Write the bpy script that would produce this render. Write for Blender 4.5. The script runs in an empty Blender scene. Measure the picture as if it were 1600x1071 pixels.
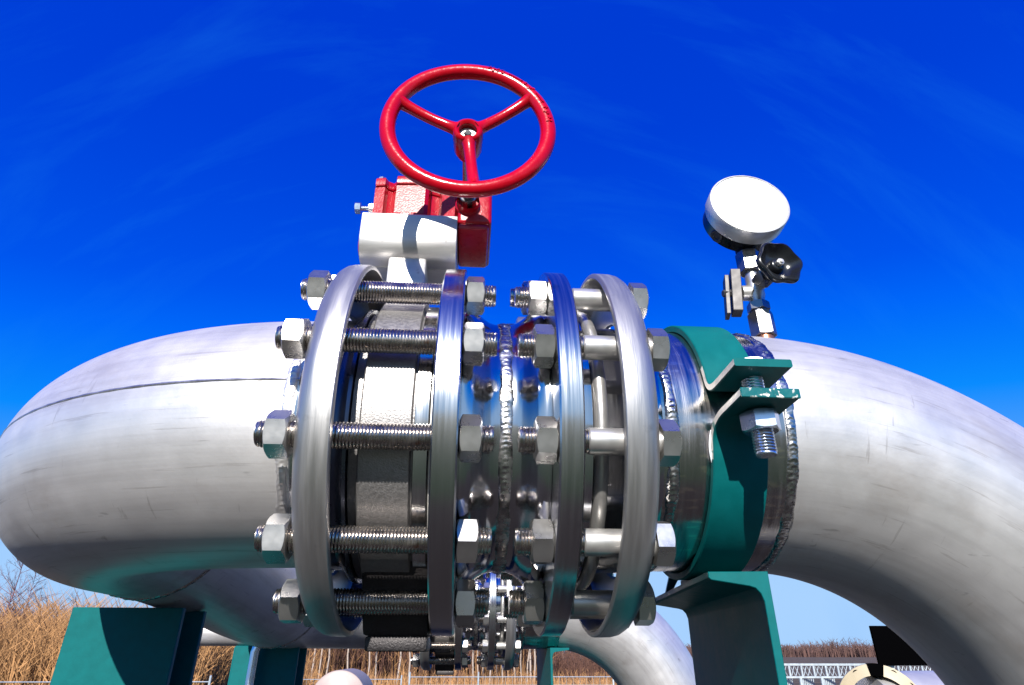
import bpy, bmesh, math, random
import numpy as np
from mathutils import Vector, Matrix
R = math.radians
PI = math.pi
random.seed(7)
S = bpy.context.scene
C = S.collection
GZ = 1.5                                   # height of the pipe axis above the ground

# ---------------------------------------------------------------- camera, sky, sun, exposure
cam = bpy.data.cameras.new('camera')
camo = bpy.data.objects.new('camera', cam)
C.objects.link(camo)
cam.sensor_width = 36.0
cam.lens = 950.23 / 1600 * 36.0
cam.clip_start = 0.02
cam.clip_end = 6000
_r = Vector((0.99766538, -0.06827965, 0.00129484))
_u = Vector((-0.03216288, -0.45305179, 0.89090383))
_f = Vector((0.06024397, 0.88886555, 0.45419015))
m = Matrix((_r, _u, -_f)).transposed().to_4x4()
m.translation = Vector((-0.06244804, -0.6842433, -0.21559032 + GZ))
camo.matrix_world = m
S.camera = camo

SUN = Vector((-0.17, -1.0, 0.575)).normalized()
elev = math.asin(SUN.z)
azim = math.atan2(SUN.x, SUN.y)
w = bpy.data.worlds.new('World')
S.world = w
w.use_nodes = True
nt = w.node_tree
N = nt.nodes
N.clear()
out = N.new('ShaderNodeOutputWorld')
bg = N.new('ShaderNodeBackground')
sky = N.new('ShaderNodeTexSky')
sky.sky_type = 'NISHITA'
sky.sun_disc = False
sky.sun_elevation = elev
sky.sun_rotation = azim % (2 * PI)
sky.air_density = 1.0
sky.dust_density = 0.35
sky.ozone_density = 3.0
EXPOSURE = 1.0
# photographic grade of the physical sky: its brightness picks the deep polarised blue of the photo
sepc = N.new('ShaderNodeSeparateColor')
dv = N.new('ShaderNodeMath'); dv.operation = 'MULTIPLY'; dv.inputs[1].default_value = 0.1
grade = N.new('ShaderNodeValToRGB')
stops = [(0.10, (0.0, 0.045, 0.66)), (0.12, (0.0, 0.051, 0.69)), (0.18, (0.0, 0.090, 0.85)), (0.21, (0.0, 0.135, 0.95)), (0.29, (0.003, 0.262, 1.0)),
         (0.42, (0.12, 0.42, 1.0)), (0.56, (0.37, 0.63, 1.0)), (0.80, (0.40, 0.65, 1.0))]
for i, (p_, c_) in enumerate(stops):
    e_ = grade.color_ramp.elements[i] if i < 2 else grade.color_ramp.elements.new(p_)
    e_.position = p_; e_.color = (*c_, 1)
gain = N.new('ShaderNodeVectorMath'); gain.operation = 'SCALE'; gain.inputs[3].default_value = 1.0 / (0.11 * 2 ** EXPOSURE)
bg.inputs['Strength'].default_value = 0.11
# thin wisps of high cloud
tc = N.new('ShaderNodeTexCoord')
mp = N.new('ShaderNodeMapping')
mp.inputs['Rotation'].default_value = (0.1, 0.7, 1.0)
mp.inputs['Scale'].default_value = (1.2, 9.0, 1.6)
nz = N.new('ShaderNodeTexNoise')
nz.inputs['Scale'].default_value = 1.6
nz.inputs['Detail'].default_value = 7
nz.inputs['Roughness'].default_value = 0.62
nz.inputs['Distortion'].default_value = 0.5
rp = N.new('ShaderNodeValToRGB')
rp.color_ramp.elements[0].position = 0.50
rp.color_ramp.elements[0].color = (0, 0, 0, 1)
rp.color_ramp.elements[1].position = 0.85
rp.color_ramp.elements[1].color = (0.18, 0.18, 0.18, 1)
mx = N.new('ShaderNodeMix')
mx.data_type = 'RGBA'
mx.inputs[7].default_value = (0.02, 0.32, 1.0, 1)
L = nt.links.new
L(sky.outputs[0], sepc.inputs[0])
L(sepc.outputs[1], dv.inputs[0])
L(dv.outputs[0], grade.inputs['Fac'])
L(tc.outputs['Generated'], mp.inputs['Vector'])
L(mp.outputs[0], nz.inputs['Vector'])
L(nz.outputs['Fac'], rp.inputs['Fac'])
L(rp.outputs['Color'], mx.inputs[0])
L(grade.outputs['Color'], mx.inputs[6])
L(mx.outputs[2], gain.inputs[0])
L(gain.outputs[0], bg.inputs['Color'])
L(bg.outputs[0], out.inputs['Surface'])

sl = bpy.data.lights.new('sun', 'SUN')
sl.energy = 5.0
sl.angle = R(0.5)
sl.color = (1.0, 0.95, 0.87)
so = bpy.data.objects.new('sun', sl)
C.objects.link(so)
so.rotation_euler = SUN.to_track_quat('Z', 'Y').to_euler()
so.location = (0, -5, 8)

S.view_settings.view_transform = 'Standard'
S.view_settings.look = 'None'
S.view_settings.gamma = 1.0
S.view_settings.use_curve_mapping = False
S.view_settings.exposure = EXPOSURE
S.cycles.max_bounces = 6
S.cycles.diffuse_bounces = 2
S.cycles.use_denoising = True

# ---------------------------------------------------------------- materials
def new_mat(name):
    mt = bpy.data.materials.new(name)
    mt.use_nodes = True
    n = mt.node_tree.nodes
    b = n['Principled BSDF']
    return mt, mt.node_tree, n, b

def mat(name, col, metal=0.0, rough=0.5, rvar=0.0, cvar=0.0, scale=(30, 30, 30), nscale=1.0, bump=0.0,
        bscale=None, spots=None, coat=0.0, bdist=0.001, dirt=None, detail=5, spec=None, uvs=None):
    """procedural principled material: noise varies colour and roughness, optional bump, spots and dirt"""
    mt, t, n, b = new_mat(name)
    lk = t.links.new
    b.inputs['Base Color'].default_value = (*col, 1)
    b.inputs['Metallic'].default_value = metal
    b.inputs['Roughness'].default_value = rough
    b.inputs['Coat Weight'].default_value = coat
    b.inputs['Coat Roughness'].default_value = 0.08
    if spec is not None: b.inputs['Specular IOR Level'].default_value = spec
    tcn = n.new('ShaderNodeTexCoord')
    mpn = n.new('ShaderNodeMapping'); mpn.inputs['Scale'].default_value = scale
    lk(tcn.outputs['Object'], mpn.inputs['Vector'])
    no = n.new('ShaderNodeTexNoise'); no.inputs['Scale'].default_value = nscale; no.inputs['Detail'].default_value = detail
    no.inputs['Roughness'].default_value = 0.6
    lk(mpn.outputs[0], no.inputs['Vector'])
    colsock = None
    if cvar:
        r = n.new('ShaderNodeValToRGB')
        r.color_ramp.elements[0].position = 0.3; r.color_ramp.elements[1].position = 0.7
        r.color_ramp.elements[0].color = (*[c * (1 - cvar) for c in col], 1)
        r.color_ramp.elements[1].color = (*[min(1, c * (1 + cvar)) for c in col], 1)
        lk(no.outputs['Fac'], r.inputs['Fac']); colsock = r.outputs['Color']
    def over(sock, colr, sc, lo, hi, amt, seed=0.0, stretch=(1, 1, 1)):
        m2 = n.new('ShaderNodeMapping'); m2.inputs['Scale'].default_value = stretch; m2.inputs['Location'].default_value = (seed, seed, seed)
        lk(tcn.outputs['Object'], m2.inputs['Vector'])
        n2 = n.new('ShaderNodeTexNoise'); n2.inputs['Scale'].default_value = sc; n2.inputs['Detail'].default_value = 4
        lk(m2.outputs[0], n2.inputs['Vector'])
        r2 = n.new('ShaderNodeMapRange'); r2.inputs[1].default_value = lo; r2.inputs[2].default_value = hi; r2.inputs[4].default_value = amt
        lk(n2.outputs['Fac'], r2.inputs[0])
        mm = n.new('ShaderNodeMix'); mm.data_type = 'RGBA'
        lk(r2.outputs[0], mm.inputs[0])
        if sock is None: mm.inputs[6].default_value = (*col, 1)
        else: lk(sock, mm.inputs[6])
        mm.inputs[7].default_value = (*colr, 1)
        return mm.outputs[2]
    def over_uv(sock, colr, sc, lo, hi, amt, stretch, seed):
        uvn = n.new('ShaderNodeUVMap')
        m2 = n.new('ShaderNodeMapping'); m2.inputs['Scale'].default_value = stretch; m2.inputs['Location'].default_value = (seed, seed, 0)
        lk(uvn.outputs[0], m2.inputs['Vector'])
        n2 = n.new('ShaderNodeTexNoise'); n2.inputs['Scale'].default_value = sc; n2.inputs['Detail'].default_value = 5; n2.inputs['Roughness'].default_value = 0.65
        lk(m2.outputs[0], n2.inputs['Vector'])
        r2 = n.new('ShaderNodeMapRange'); r2.inputs[1].default_value = lo; r2.inputs[2].default_value = hi; r2.inputs[4].default_value = amt
        lk(n2.outputs['Fac'], r2.inputs[0])
        mm = n.new('ShaderNodeMix'); mm.data_type = 'RGBA'
        lk(r2.outputs[0], mm.inputs[0])
        if sock is None: mm.inputs[6].default_value = (*col, 1)
        else: lk(sock, mm.inputs[6])
        mm.inputs[7].default_value = (*colr, 1)
        return mm.outputs[2]
    for k, d in enumerate(uvs or []): colsock = over_uv(colsock, *d, seed=2.3 * k + 0.9)
    for k, d in enumerate(spots or []):
        colsock = over(colsock, *d, seed=3.1 * k + 1.7) if len(d) == 5 else over(colsock, *d[:5], seed=3.1 * k + 1.7, stretch=d[5])
    if colsock is not None: lk(colsock, b.inputs['Base Color'])
    if rvar:
        r3 = n.new('ShaderNodeMapRange'); r3.inputs[1].default_value = 0.3; r3.inputs[2].default_value = 0.7
        r3.inputs[3].default_value = max(0.03, rough - rvar); r3.inputs[4].default_value = rough + rvar
        lk(no.outputs['Fac'], r3.inputs[0]); lk(r3.outputs[0], b.inputs['Roughness'])
    if bump:
        bn = n.new('ShaderNodeBump'); bn.inputs['Strength'].default_value = bump; bn.inputs['Distance'].default_value = bdist
        if bscale:
            m4 = n.new('ShaderNodeMapping'); m4.inputs['Scale'].default_value = bscale
            lk(tcn.outputs['Object'], m4.inputs['Vector'])
            n4 = n.new('ShaderNodeTexNoise'); n4.inputs['Scale'].default_value = 1.0; n4.inputs['Detail'].default_value = 4
            lk(m4.outputs[0], n4.inputs['Vector']); lk(n4.outputs['Fac'], bn.inputs['Height'])
        else: lk(no.outputs['Fac'], bn.inputs['Height'])
        lk(bn.outputs[0], b.inputs['Normal'])
    return mt

WEAR = [((0.30, 0.29, 0.29), 1.0, 0.42, 0.75, 0.42, (2.2, 55, 1)),      # long grinding streaks along the pipe
        ((0.62, 0.62, 0.62), 1.0, 0.45, 0.70, 0.30, (5, 120, 1)),
        ((0.20, 0.17, 0.15), 1.0, 0.61, 0.67, 0.32, (9, 160, 1)),         # scratches
        ((0.20, 0.18, 0.17), 1.0, 0.64, 0.69, 0.34, (90, 9, 1)),          # short cross ticks
        ((0.30, 0.24, 0.20), 1.0, 0.54, 0.74, 0.38, (6, 9, 1))]           # smudges
SCUFF = [((0.10, 0.09, 0.08), 26, 0.70, 0.76, 0.7), ((0.22, 0.17, 0.14), 9, 0.66, 0.80, 0.35),
         ((0.16, 0.15, 0.15), 14, 0.70, 0.74, 0.35, (1, 5, 9))]
M = {}
M['pickled'] = mat('pickled_steel', (0.60, 0.59, 0.59), 0.72, 0.45, 0.05, 0.05, (14, 14, 14), 1.5, 0.15, (300, 300, 300), SCUFF, bdist=0.0004, uvs=WEAR)
M['pickled_left'] = mat('pickled_steel_dull', (0.63, 0.61, 0.61), 0.70, 0.43, 0.05, 0.05, (14, 14, 14), 1.2, 0.15, (300, 300, 300), SCUFF, bdist=0.0004, uvs=WEAR)
M['ring'] = mat('backing_ring_steel', (0.44, 0.43, 0.425), 0.9, 0.40, 0.07, 0.10, (90, 6, 6), 1.5, 0.25, (900, 40, 40), [((0.22, 0.2, 0.19), 60, 0.66, 0.8, 0.5)], bdist=0.0005)
M['turned'] = mat('turned_steel', (0.58, 0.58, 0.59), 1.0, 0.185, 0.07, 0.10, (220, 5, 5), 1.0, 0.18, (1400, 14, 14), [((0.3, 0.3, 0.32), 70, 0.68, 0.75, 0.5)], bdist=0.0004)
M['neck'] = mat('polished_neck', (0.54, 0.54, 0.57), 1.0, 0.12, 0.05, 0.08, (150, 8, 8), 1.0, 0.12, (900, 10, 10), bdist=0.0004)
M['weld_pale'] = mat('pale_weld_bead', (0.62, 0.60, 0.60), 0.8, 0.38, 0.08, 0.2, (120, 120, 120), 1.0, 0.2, (500, 500, 500), bdist=0.0005)
M['weld'] = mat('weld_bead', (0.46, 0.45, 0.45), 1.0, 0.26, 0.1, 0.3, (120, 120, 120), 1.0, 0.3, (500, 500, 500), bdist=0.0006)
M['seam'] = mat('weld_seam', (0.42, 0.41, 0.43), 0.9, 0.35, 0.1, 0.3, (60, 60, 60), 1.0)
M['thread'] = mat('stud_steel', (0.44, 0.40, 0.37), 1.0, 0.26, 0.08, 0.15, (60, 60, 60), 1.5, spots=[((0.28, 0.12, 0.06), 90, 0.66, 0.74, 0.7)])
M['nut'] = mat('nut_steel', (0.50, 0.49, 0.48), 0.96, 0.29, 0.06, 0.05, (40, 40, 40), 1.0, 0.10, (300, 300, 300), [((0.30, 0.26, 0.23), 60, 0.66, 0.76, 0.25)], bdist=0.0003)
M['cast'] = mat('cast_stainless', (0.27, 0.26, 0.26), 0.8, 0.44, 0.08, 0.15, (300, 300, 300), 1.0, 0.55, (650, 650, 650), [((0.15, 0.14, 0.14), 60, 0.66, 0.72, 0.6)], bdist=0.0008)
M['cast_shaded'] = mat('shaded_cast_steel', (0.035, 0.032, 0.034), 0.6, 0.5, 0.08, 0.2, (300, 300, 300), 1.0, 0.8, (500, 500, 500), bdist=0.0010)  # cast steel with the shade under the valve put into its base colour
M['bracket'] = mat('bracket_steel', (0.50, 0.49, 0.48), 0.75, 0.42, 0.06, 0.07, (10, 90, 90), 1.5, 0.12, (60, 300, 300), [((0.2, 0.18, 0.17), 90, 0.66, 0.74, 0.5)], bdist=0.0004)
M['dark'] = mat('dark_rubber', (0.02, 0.02, 0.022), 0.0, 0.45, 0.1, 0.3, (60, 60, 60), 1.0)
M['fitting_dull'] = mat('dull_fitting_steel', (0.055, 0.053, 0.055), 0.5, 0.5, 0.08, 0.15, (60, 60, 60), 1.0)
M['sleeve'] = mat('drawn_steel', (0.50, 0.49, 0.48), 0.8, 0.36, 0.06, 0.08, (60, 60, 60), 1.0, 0.12, (400, 400, 400), bdist=0.0003)
M['matt_black'] = mat('matt_black_sheet', (0.001, 0.001, 0.0012), 0.0, 1.0, spec=0.0)
M['liner'] = mat('liner_steel', (0.12, 0.13, 0.17), 0.9, 0.3, 0.1)
M['red'] = mat('red_enamel', (0.29, 0.0008, 0.008), 0.0, 0.30, 0.06, 0.08, (80, 80, 80), 1.0, 0.35, (420, 420, 420), coat=0.1, spec=0.35, bdist=0.0009, spots=[((0.22, 0.001, 0.006), 30, 0.62, 0.75, 0.4)])
M['red_smooth'] = mat('red_gloss_enamel', (0.34, 0.0004, 0.008), 0.0, 0.22, 0.05, 0.06, (60, 60, 60), 1.0, 0.22, (260, 260, 260), coat=0.12, spec=0.3, bdist=0.0009)
M['green'] = mat('teal_paint', (0.0, 0.085, 0.090), 0.0, 0.55, 0.06, 0.10, (60, 60, 60), 1.0, 0.15, (300, 300, 300), [((0.0, 0.06, 0.06), 20, 0.62, 0.75, 0.4)], coat=0.0, spec=0.12, bdist=0.0006)
M['green_chip'] = mat('chipped_teal_paint', (0.0, 0.085, 0.090), 0.0, 0.35, 0.06, 0.1, (60, 60, 60), 1.0, 0.5, (150, 150, 150), [((0.55, 0.54, 0.5), 130, 0.55, 0.60, 1.0)], bdist=0.001)
M['bare'] = mat('bare_edge', (0.60, 0.57, 0.52), 0.3, 0.5, 0.1, 0.2, (90, 90, 90), 1.0, spots=[((0.0, 0.15, 0.13), 60, 0.6, 0.66, 0.9)])
M['zinc'] = mat('zinc_plate', (0.60, 0.66, 0.76), 1.0, 0.24, 0.06, 0.1, (60, 60, 60), 1.0)
M['white'] = mat('white_gauge_face', (0.82, 0.82, 0.80), 0.0, 0.30, 0.05, 0.03, (30, 30, 30), 1.0, 0.05, (60, 60, 60))
M['faint'] = mat('faint_grey_print', (0.55, 0.58, 0.60), 0.0, 0.4)
M['bezel'] = mat('gauge_bezel_steel', (0.58, 0.57, 0.55), 0.55, 0.40, 0.08, 0.06, (60, 60, 60), 1.0, 0.1, (200, 200, 200), bdist=0.0004)
M['black'] = mat('black_plastic', (0.008, 0.009, 0.012), 0.0, 0.22, 0.08, 0.2, (40, 40, 40), 1.0)
M['fitting'] = mat('fitting_steel', (0.24, 0.235, 0.24), 0.95, 0.30, 0.08, 0.1, (60, 60, 60), 1.0, 0.15, (300, 300, 300), bdist=0.0004)
M['copper'] = mat('copper_washer', (0.55, 0.22, 0.12), 0.9, 0.35, 0.1)
M['galv'] = mat('galvanised_steel', (0.42, 0.47, 0.50), 0.5, 0.45, 0.1, 0.12, (20, 20, 20), 1.0)
M['cream'] = mat('cream_flange_cover', (0.30, 0.25, 0.16), 0.0, 0.5, 0.1, 0.12, (20, 20, 20), 1.0)
M['palegrey'] = mat('pale_grey_metal', (0.25, 0.20, 0.195), 0.2, 0.5, 0.1, 0.08, (6, 40, 6), 1.0)
M['plastic'] = mat('torn_white_plastic', (0.72, 0.76, 0.80), 0.0, 0.4, 0.1, 0.06, (30, 30, 30), 1.0)
M['heat'] = mat('heat_tinted_steel', (0.52, 0.50, 0.50), 1.0, 0.20, 0.1, 0.12, (200, 12, 12), 1.0, 0.2, (700, 30, 30),
                [((0.24, 0.17, 0.16), 20, 0.5, 0.7, 0.6), ((0.85, 0.78, 0.66), 60, 0.58, 0.64, 0.7, (1, 6, 1))], bdist=0.0006)
M['birch'] = mat('birch_bark', (0.30, 0.24, 0.20), 0.0, 0.8, 0, 0.1, (3, 3, 1), 2.0, spots=[((0.06, 0.05, 0.04), 9, 0.60, 0.64, 0.9)])
M['twig'] = mat('brown_twigs', (0.085, 0.038, 0.026), 0.0, 0.9, 0, 0.35, (1, 1, 1), 1.0)
M['purple_twig'] = mat('purplish_twigs', (0.12, 0.055, 0.07), 0.0, 0.9, 0, 0.3, (1, 1, 1), 1.0)
M['reed'] = mat('dry_reed', (0.30, 0.155, 0.06), 0.0, 0.85, 0, 0.4, (3, 3, 1), 1.0)
M['conifer'] = mat('conifer_needles', (0.018, 0.045, 0.030), 0.0, 0.9, 0, 0.3, (2, 2, 2), 1.0)
M['wood_far'] = mat('far_bare_wood', (0.085, 0.045, 0.038), 0.0, 0.95, 0, 0.45, (0.12, 0.12, 0.3), 1.0)
M['hill'] = mat('hill_blue_green', (0.05, 0.07, 0.11), 0.0, 0.95, 0, 0.3, (0.02, 0.02, 0.02), 1.0)

# ---------------------------------------------------------------- helpers
def finish(name, bm, mt, parent=None, loc=(0, 0, 0), smooth=35.0):
    me = bpy.data.meshes.new(name)
    bm.normal_update()
    bm.to_mesh(me)
    bm.free()
    if mt is not None:
        for k in (mt if isinstance(mt, (list, tuple)) else [mt]): me.materials.append(k)
    if smooth:
        me.polygons.foreach_set('use_smooth', [True] * len(me.polygons))
        try: me.set_sharp_from_angle(angle=R(smooth))
        except Exception: pass
    o = bpy.data.objects.new(name, me)
    C.objects.link(o)
    if parent is not None: o.parent = parent
    o.location = loc
    return o

def tag(o, label, cat, group=None, kind=None):
    if label: o['label'] = label
    if cat: o['category'] = cat
    if group: o['group'] = group
    if kind: o['kind'] = kind
    return o

def thing(name, label, cat, loc=(0, 0, 0), group=None):
    o = bpy.data.objects.new(name, None)
    C.objects.link(o)
    o.empty_display_size = 0.05
    o.location = (loc[0], loc[1], loc[2] + GZ)
    return tag(o, label, cat, group)

def copy_tree(o, parent=None):
    c = o.copy()
    C.objects.link(c)
    c.parent = parent
    if parent is not None: c.matrix_parent_inverse = o.matrix_parent_inverse.copy()
    for ch in list(o.children): copy_tree(ch, c)
    return c

def new(): return bmesh.new()

def quad(bm, vs):
    try: return bm.faces.new(vs)
    except ValueError: return None

def frame(axis):
    a = Vector(axis).normalized()
    t = Vector((0, 0, 1)) if abs(a.z) < 0.9 else Vector((0, 1, 0))
    u = a.cross(t).normalized()
    return a, u, u.cross(a).normalized()

def lathe(bm, prof, segs=96, org=(0, 0, 0), axis=(1, 0, 0), close=False, fn=None):
    """prof: list of (distance along axis, radius)"""
    a, u, v = frame(axis)
    o = Vector(org)
    rings = []
    for (x, r) in prof:
        if r < 1e-6:
            rings.append([bm.verts.new(o + a * x)]); continue
        ring = []
        for i in range(segs):
            t = 2 * PI * i / segs
            rr = r + (fn(x, t) if fn else 0)
            ring.append(bm.verts.new(o + a * x + (u * math.cos(t) + v * math.sin(t)) * rr))
        rings.append(ring)
    n = len(rings)
    for k in range(n if close else n - 1):
        A, B = rings[k], rings[(k + 1) % n]
        if len(A) == 1 and len(B) == 1: continue
        for i in range(segs):
            j = (i + 1) % segs
            if len(A) == 1: quad(bm, (A[0], B[i], B[j]))
            elif len(B) == 1: quad(bm, (A[i], B[0], A[j]))
            else: quad(bm, (A[i], B[i], B[j], A[j]))
    bmesh.ops.recalc_face_normals(bm, faces=bm.faces)
    return bm

def box(bm, lo, hi, bev=0.0, seg=2, mtx=None):
    g = bmesh.ops.create_cube(bm, size=1.0)
    vs = g['verts']
    for v in vs:
        v.co = Vector([lo[i] + (v.co[i] + 0.5) * (hi[i] - lo[i]) for i in range(3)])
    if bev:
        es = list({e for v in vs for e in v.link_edges})
        res = bmesh.ops.bevel(bm, geom=es, offset=bev, segments=seg, affect='EDGES', profile=0.5)
        vs = res['verts'] if res['verts'] else vs
        vs = list({v for f in res['faces'] for v in f.verts} | {v for v in vs if v.is_valid})
    if mtx is not None:
        for v in vs: v.co = mtx @ v.co
    return bm

def prism(bm, pts, axis, a0, a1, bev=0.0, seg=2):
    """extrude a 2-D outline; axis 'x','y','z' with pts in the other two coordinates (cyclic order)"""
    def P(p, a):
        return {'x': Vector((a, p[0], p[1])), 'y': Vector((p[0], a, p[1])), 'z': Vector((p[0], p[1], a))}[axis]
    A = [bm.verts.new(P(p, a0)) for p in pts]
    B = [bm.verts.new(P(p, a1)) for p in pts]
    f1 = bm.faces.new(A); f2 = bm.faces.new(B)
    fs = [f1, f2]
    for i in range(len(pts)):
        fs.append(bm.faces.new((A[i], A[(i + 1) % len(pts)], B[(i + 1) % len(pts)], B[i])))
    bmesh.ops.recalc_face_normals(bm, faces=fs)
    if bev:
        es = list({e for f in (f1, f2) for e in f.edges})
        bmesh.ops.bevel(bm, geom=es, offset=bev, segments=seg, affect='EDGES', profile=0.5)
    return bm

def tube(bm, pts, rad, segs=24, caps=True, fn=None, uv=False):
    P = [Vector(p) for p in pts]
    n = len(P)
    rads = rad if isinstance(rad, (list, tuple)) else [rad] * n
    T = []
    for i in range(n):
        a = P[min(i + 1, n - 1)] - P[max(i - 1, 0)]
        T.append(a.normalized())
    _, u, v = frame(T[0])
    dist = [0.0]
    for i in range(1, n): dist.append(dist[-1] + (P[i] - P[i - 1]).length)
    uvl = bm.loops.layers.uv.verify() if uv else None
    rings = []
    for i in range(n):
        if i:
            ax = T[i - 1].cross(T[i])
            if ax.length > 1e-9:
                q = Matrix.Rotation(T[i - 1].angle(T[i]), 3, ax.normalized())
                u = q @ u; v = q @ v
        rings.append([bm.verts.new(P[i] + (u * math.cos(2 * PI * k / segs) + v * math.sin(2 * PI * k / segs)) * (rads[i] + (fn(i, 2 * PI * k / segs) if fn else 0))) for k in range(segs)])
    for i_, (a, b) in enumerate(zip(rings, rings[1:])):
        for k in range(segs):
            f = quad(bm, (a[k], a[(k + 1) % segs], b[(k + 1) % segs], b[k]))
            if uv and f is not None:
                for lp, (du, dv) in zip(f.loops, ((0, 0), (0, 1), (1, 1), (1, 0))):
                    lp[uvl].uv = (dist[i_ + du], (k + dv) / segs * 2 * PI * rads[0])
    if caps:
        quad(bm, rings[0][::-1]); quad(bm, rings[-1])
    return bm

def hexbody(bm, x0, x1, af, rot=0.0, ch0=True, ch1=True, org=(0, 0, 0), axis=(1, 0, 0), segs=36, sides=6):
    """hexagon nut or bolt head with chamfered corners, along axis from x0 to x1"""
    a, u, v = frame(axis)
    o = Vector(org)
    h = af / 2
    per = 2 * PI / sides
    def Rr(t):
        k = ((t) % per) - per / 2
        return h / math.cos(k)
    inner = h * 0.935
    def ring(x, fr, fx):
        out_ = []
        for i in range(segs):
            t = 2 * PI * i / segs
            r = fr(t)
            out_.append(bm.verts.new(o + a * (x + fx(r)) + (u * math.cos(t + rot) + v * math.sin(t + rot)) * r))
        return out_
    k = math.tan(R(30))
    rings = []
    if ch0:
        rings.append(ring(x0, lambda t: inner, lambda r: 0))
        rings.append(ring(x0, Rr, lambda r: max(0, (r - inner) * k)))
    else: rings.append(ring(x0, Rr, lambda r: 0))
    if ch1:
        rings.append(ring(x1, Rr, lambda r: -max(0, (r - inner) * k)))
        rings.append(ring(x1, lambda t: inner, lambda r: 0))
    else: rings.append(ring(x1, Rr, lambda r: 0))
    for A, B in zip(rings, rings[1:]):
        for i in range(segs): quad(bm, (A[i], A[(i + 1) % segs], B[(i + 1) % segs], B[i]))
    quad(bm, rings[0][::-1]); quad(bm, rings[-1])
    bmesh.ops.recalc_face_normals(bm, faces=bm.faces)
    return bm

def thread(bm, x0, x1, r0=0.0107, r1=0.0121, pitch=0.003, segs=24, org=(0, 0, 0), axis=(1, 0, 0)):
    a, u, v = frame(axis)
    o = Vector(org)
    n = int(round((x1 - x0) / (pitch / 4)))
    rr = [r0, (r0 + r1) / 2 + 0.0001, r1, (r0 + r1) / 2 + 0.0001]
    rings = []
    for i in range(n + 1):
        ring = []
        for k in range(segs):
            th = 2 * PI * k / segs
            x = x0 + i * pitch / 4
            ph = (i / 4.0 - k / segs) % 1.0          # helical phase
            tri = 1 - abs(2 * ph - 1)
            edge = min(i, n - i) / 5.0
            r = r0 + (r1 - r0) * tri * min(1, edge + 0.1)
            ring.append(bm.verts.new(o + a * x + (u * math.cos(th) + v * math.sin(th)) * r))
        rings.append(ring)
    for A, B in zip(rings, rings[1:]):
        for k in range(segs): quad(bm, (A[k], A[(k + 1) % segs], B[(k + 1) % segs], B[k]))
    quad(bm, rings[0][::-1]); quad(bm, rings[-1])
    bmesh.ops.recalc_face_normals(bm, faces=bm.faces)
    return bm

def weld_ring(bm, x, r, width=0.011, h=0.0028, N_=150, phase=0.0, wob=0.0, cx=None):
    """a rippled weld bead around the x axis: stacked crescents"""
    rows = 9
    segs = N_ * 5
    rq = random.Random(int(N_ * 10 + phase * 100))
    amp = [rq.uniform(0.35, 1.25) for _ in range(N_ * 2)]
    wid = [rq.uniform(0.88, 1.12) for _ in range(N_ * 2)]
    grid = []
    for j in range(rows):
        s = j / (rows - 1) * 2 - 1
        ring = []
        for i in range(segs):
            t = 2 * PI * i / segs
            ww = width * (1 + 0.12 * math.sin(t * 13 + phase) + 0.06 * math.sin(t * 37))
            q_ = i / 5.0 + 1.5 * s * s + 0.35 * math.sin(7 * t + phase) + 0.2 * math.sin(23 * t)
            ph = q_ % 1.0
            ww *= wid[int(q_) % (N_ * 2)]
            rip = (1 - ph) * 0.5 * amp[int(q_) % (N_ * 2)]
            z = h * (1 - s * s) ** 0.6 * (0.65 + rip + 0.12 * math.sin(t * 29 + phase)) if abs(s) < 1 else -0.0006
            xx = x + s * ww / 2 + wob * math.sin(3 * t + phase) * 0.001
            ring.append(bm.verts.new((xx, -(r + z) * math.cos(t), (r + z) * math.sin(t))))
        grid.append(ring)
    for A, B in zip(grid, grid[1:]):
        for i in range(segs): quad(bm, (A[i], B[i], B[(i + 1) % segs], A[(i + 1) % segs]))
    bmesh.ops.recalc_face_normals(bm, faces=bm.faces)
    return bm

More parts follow.
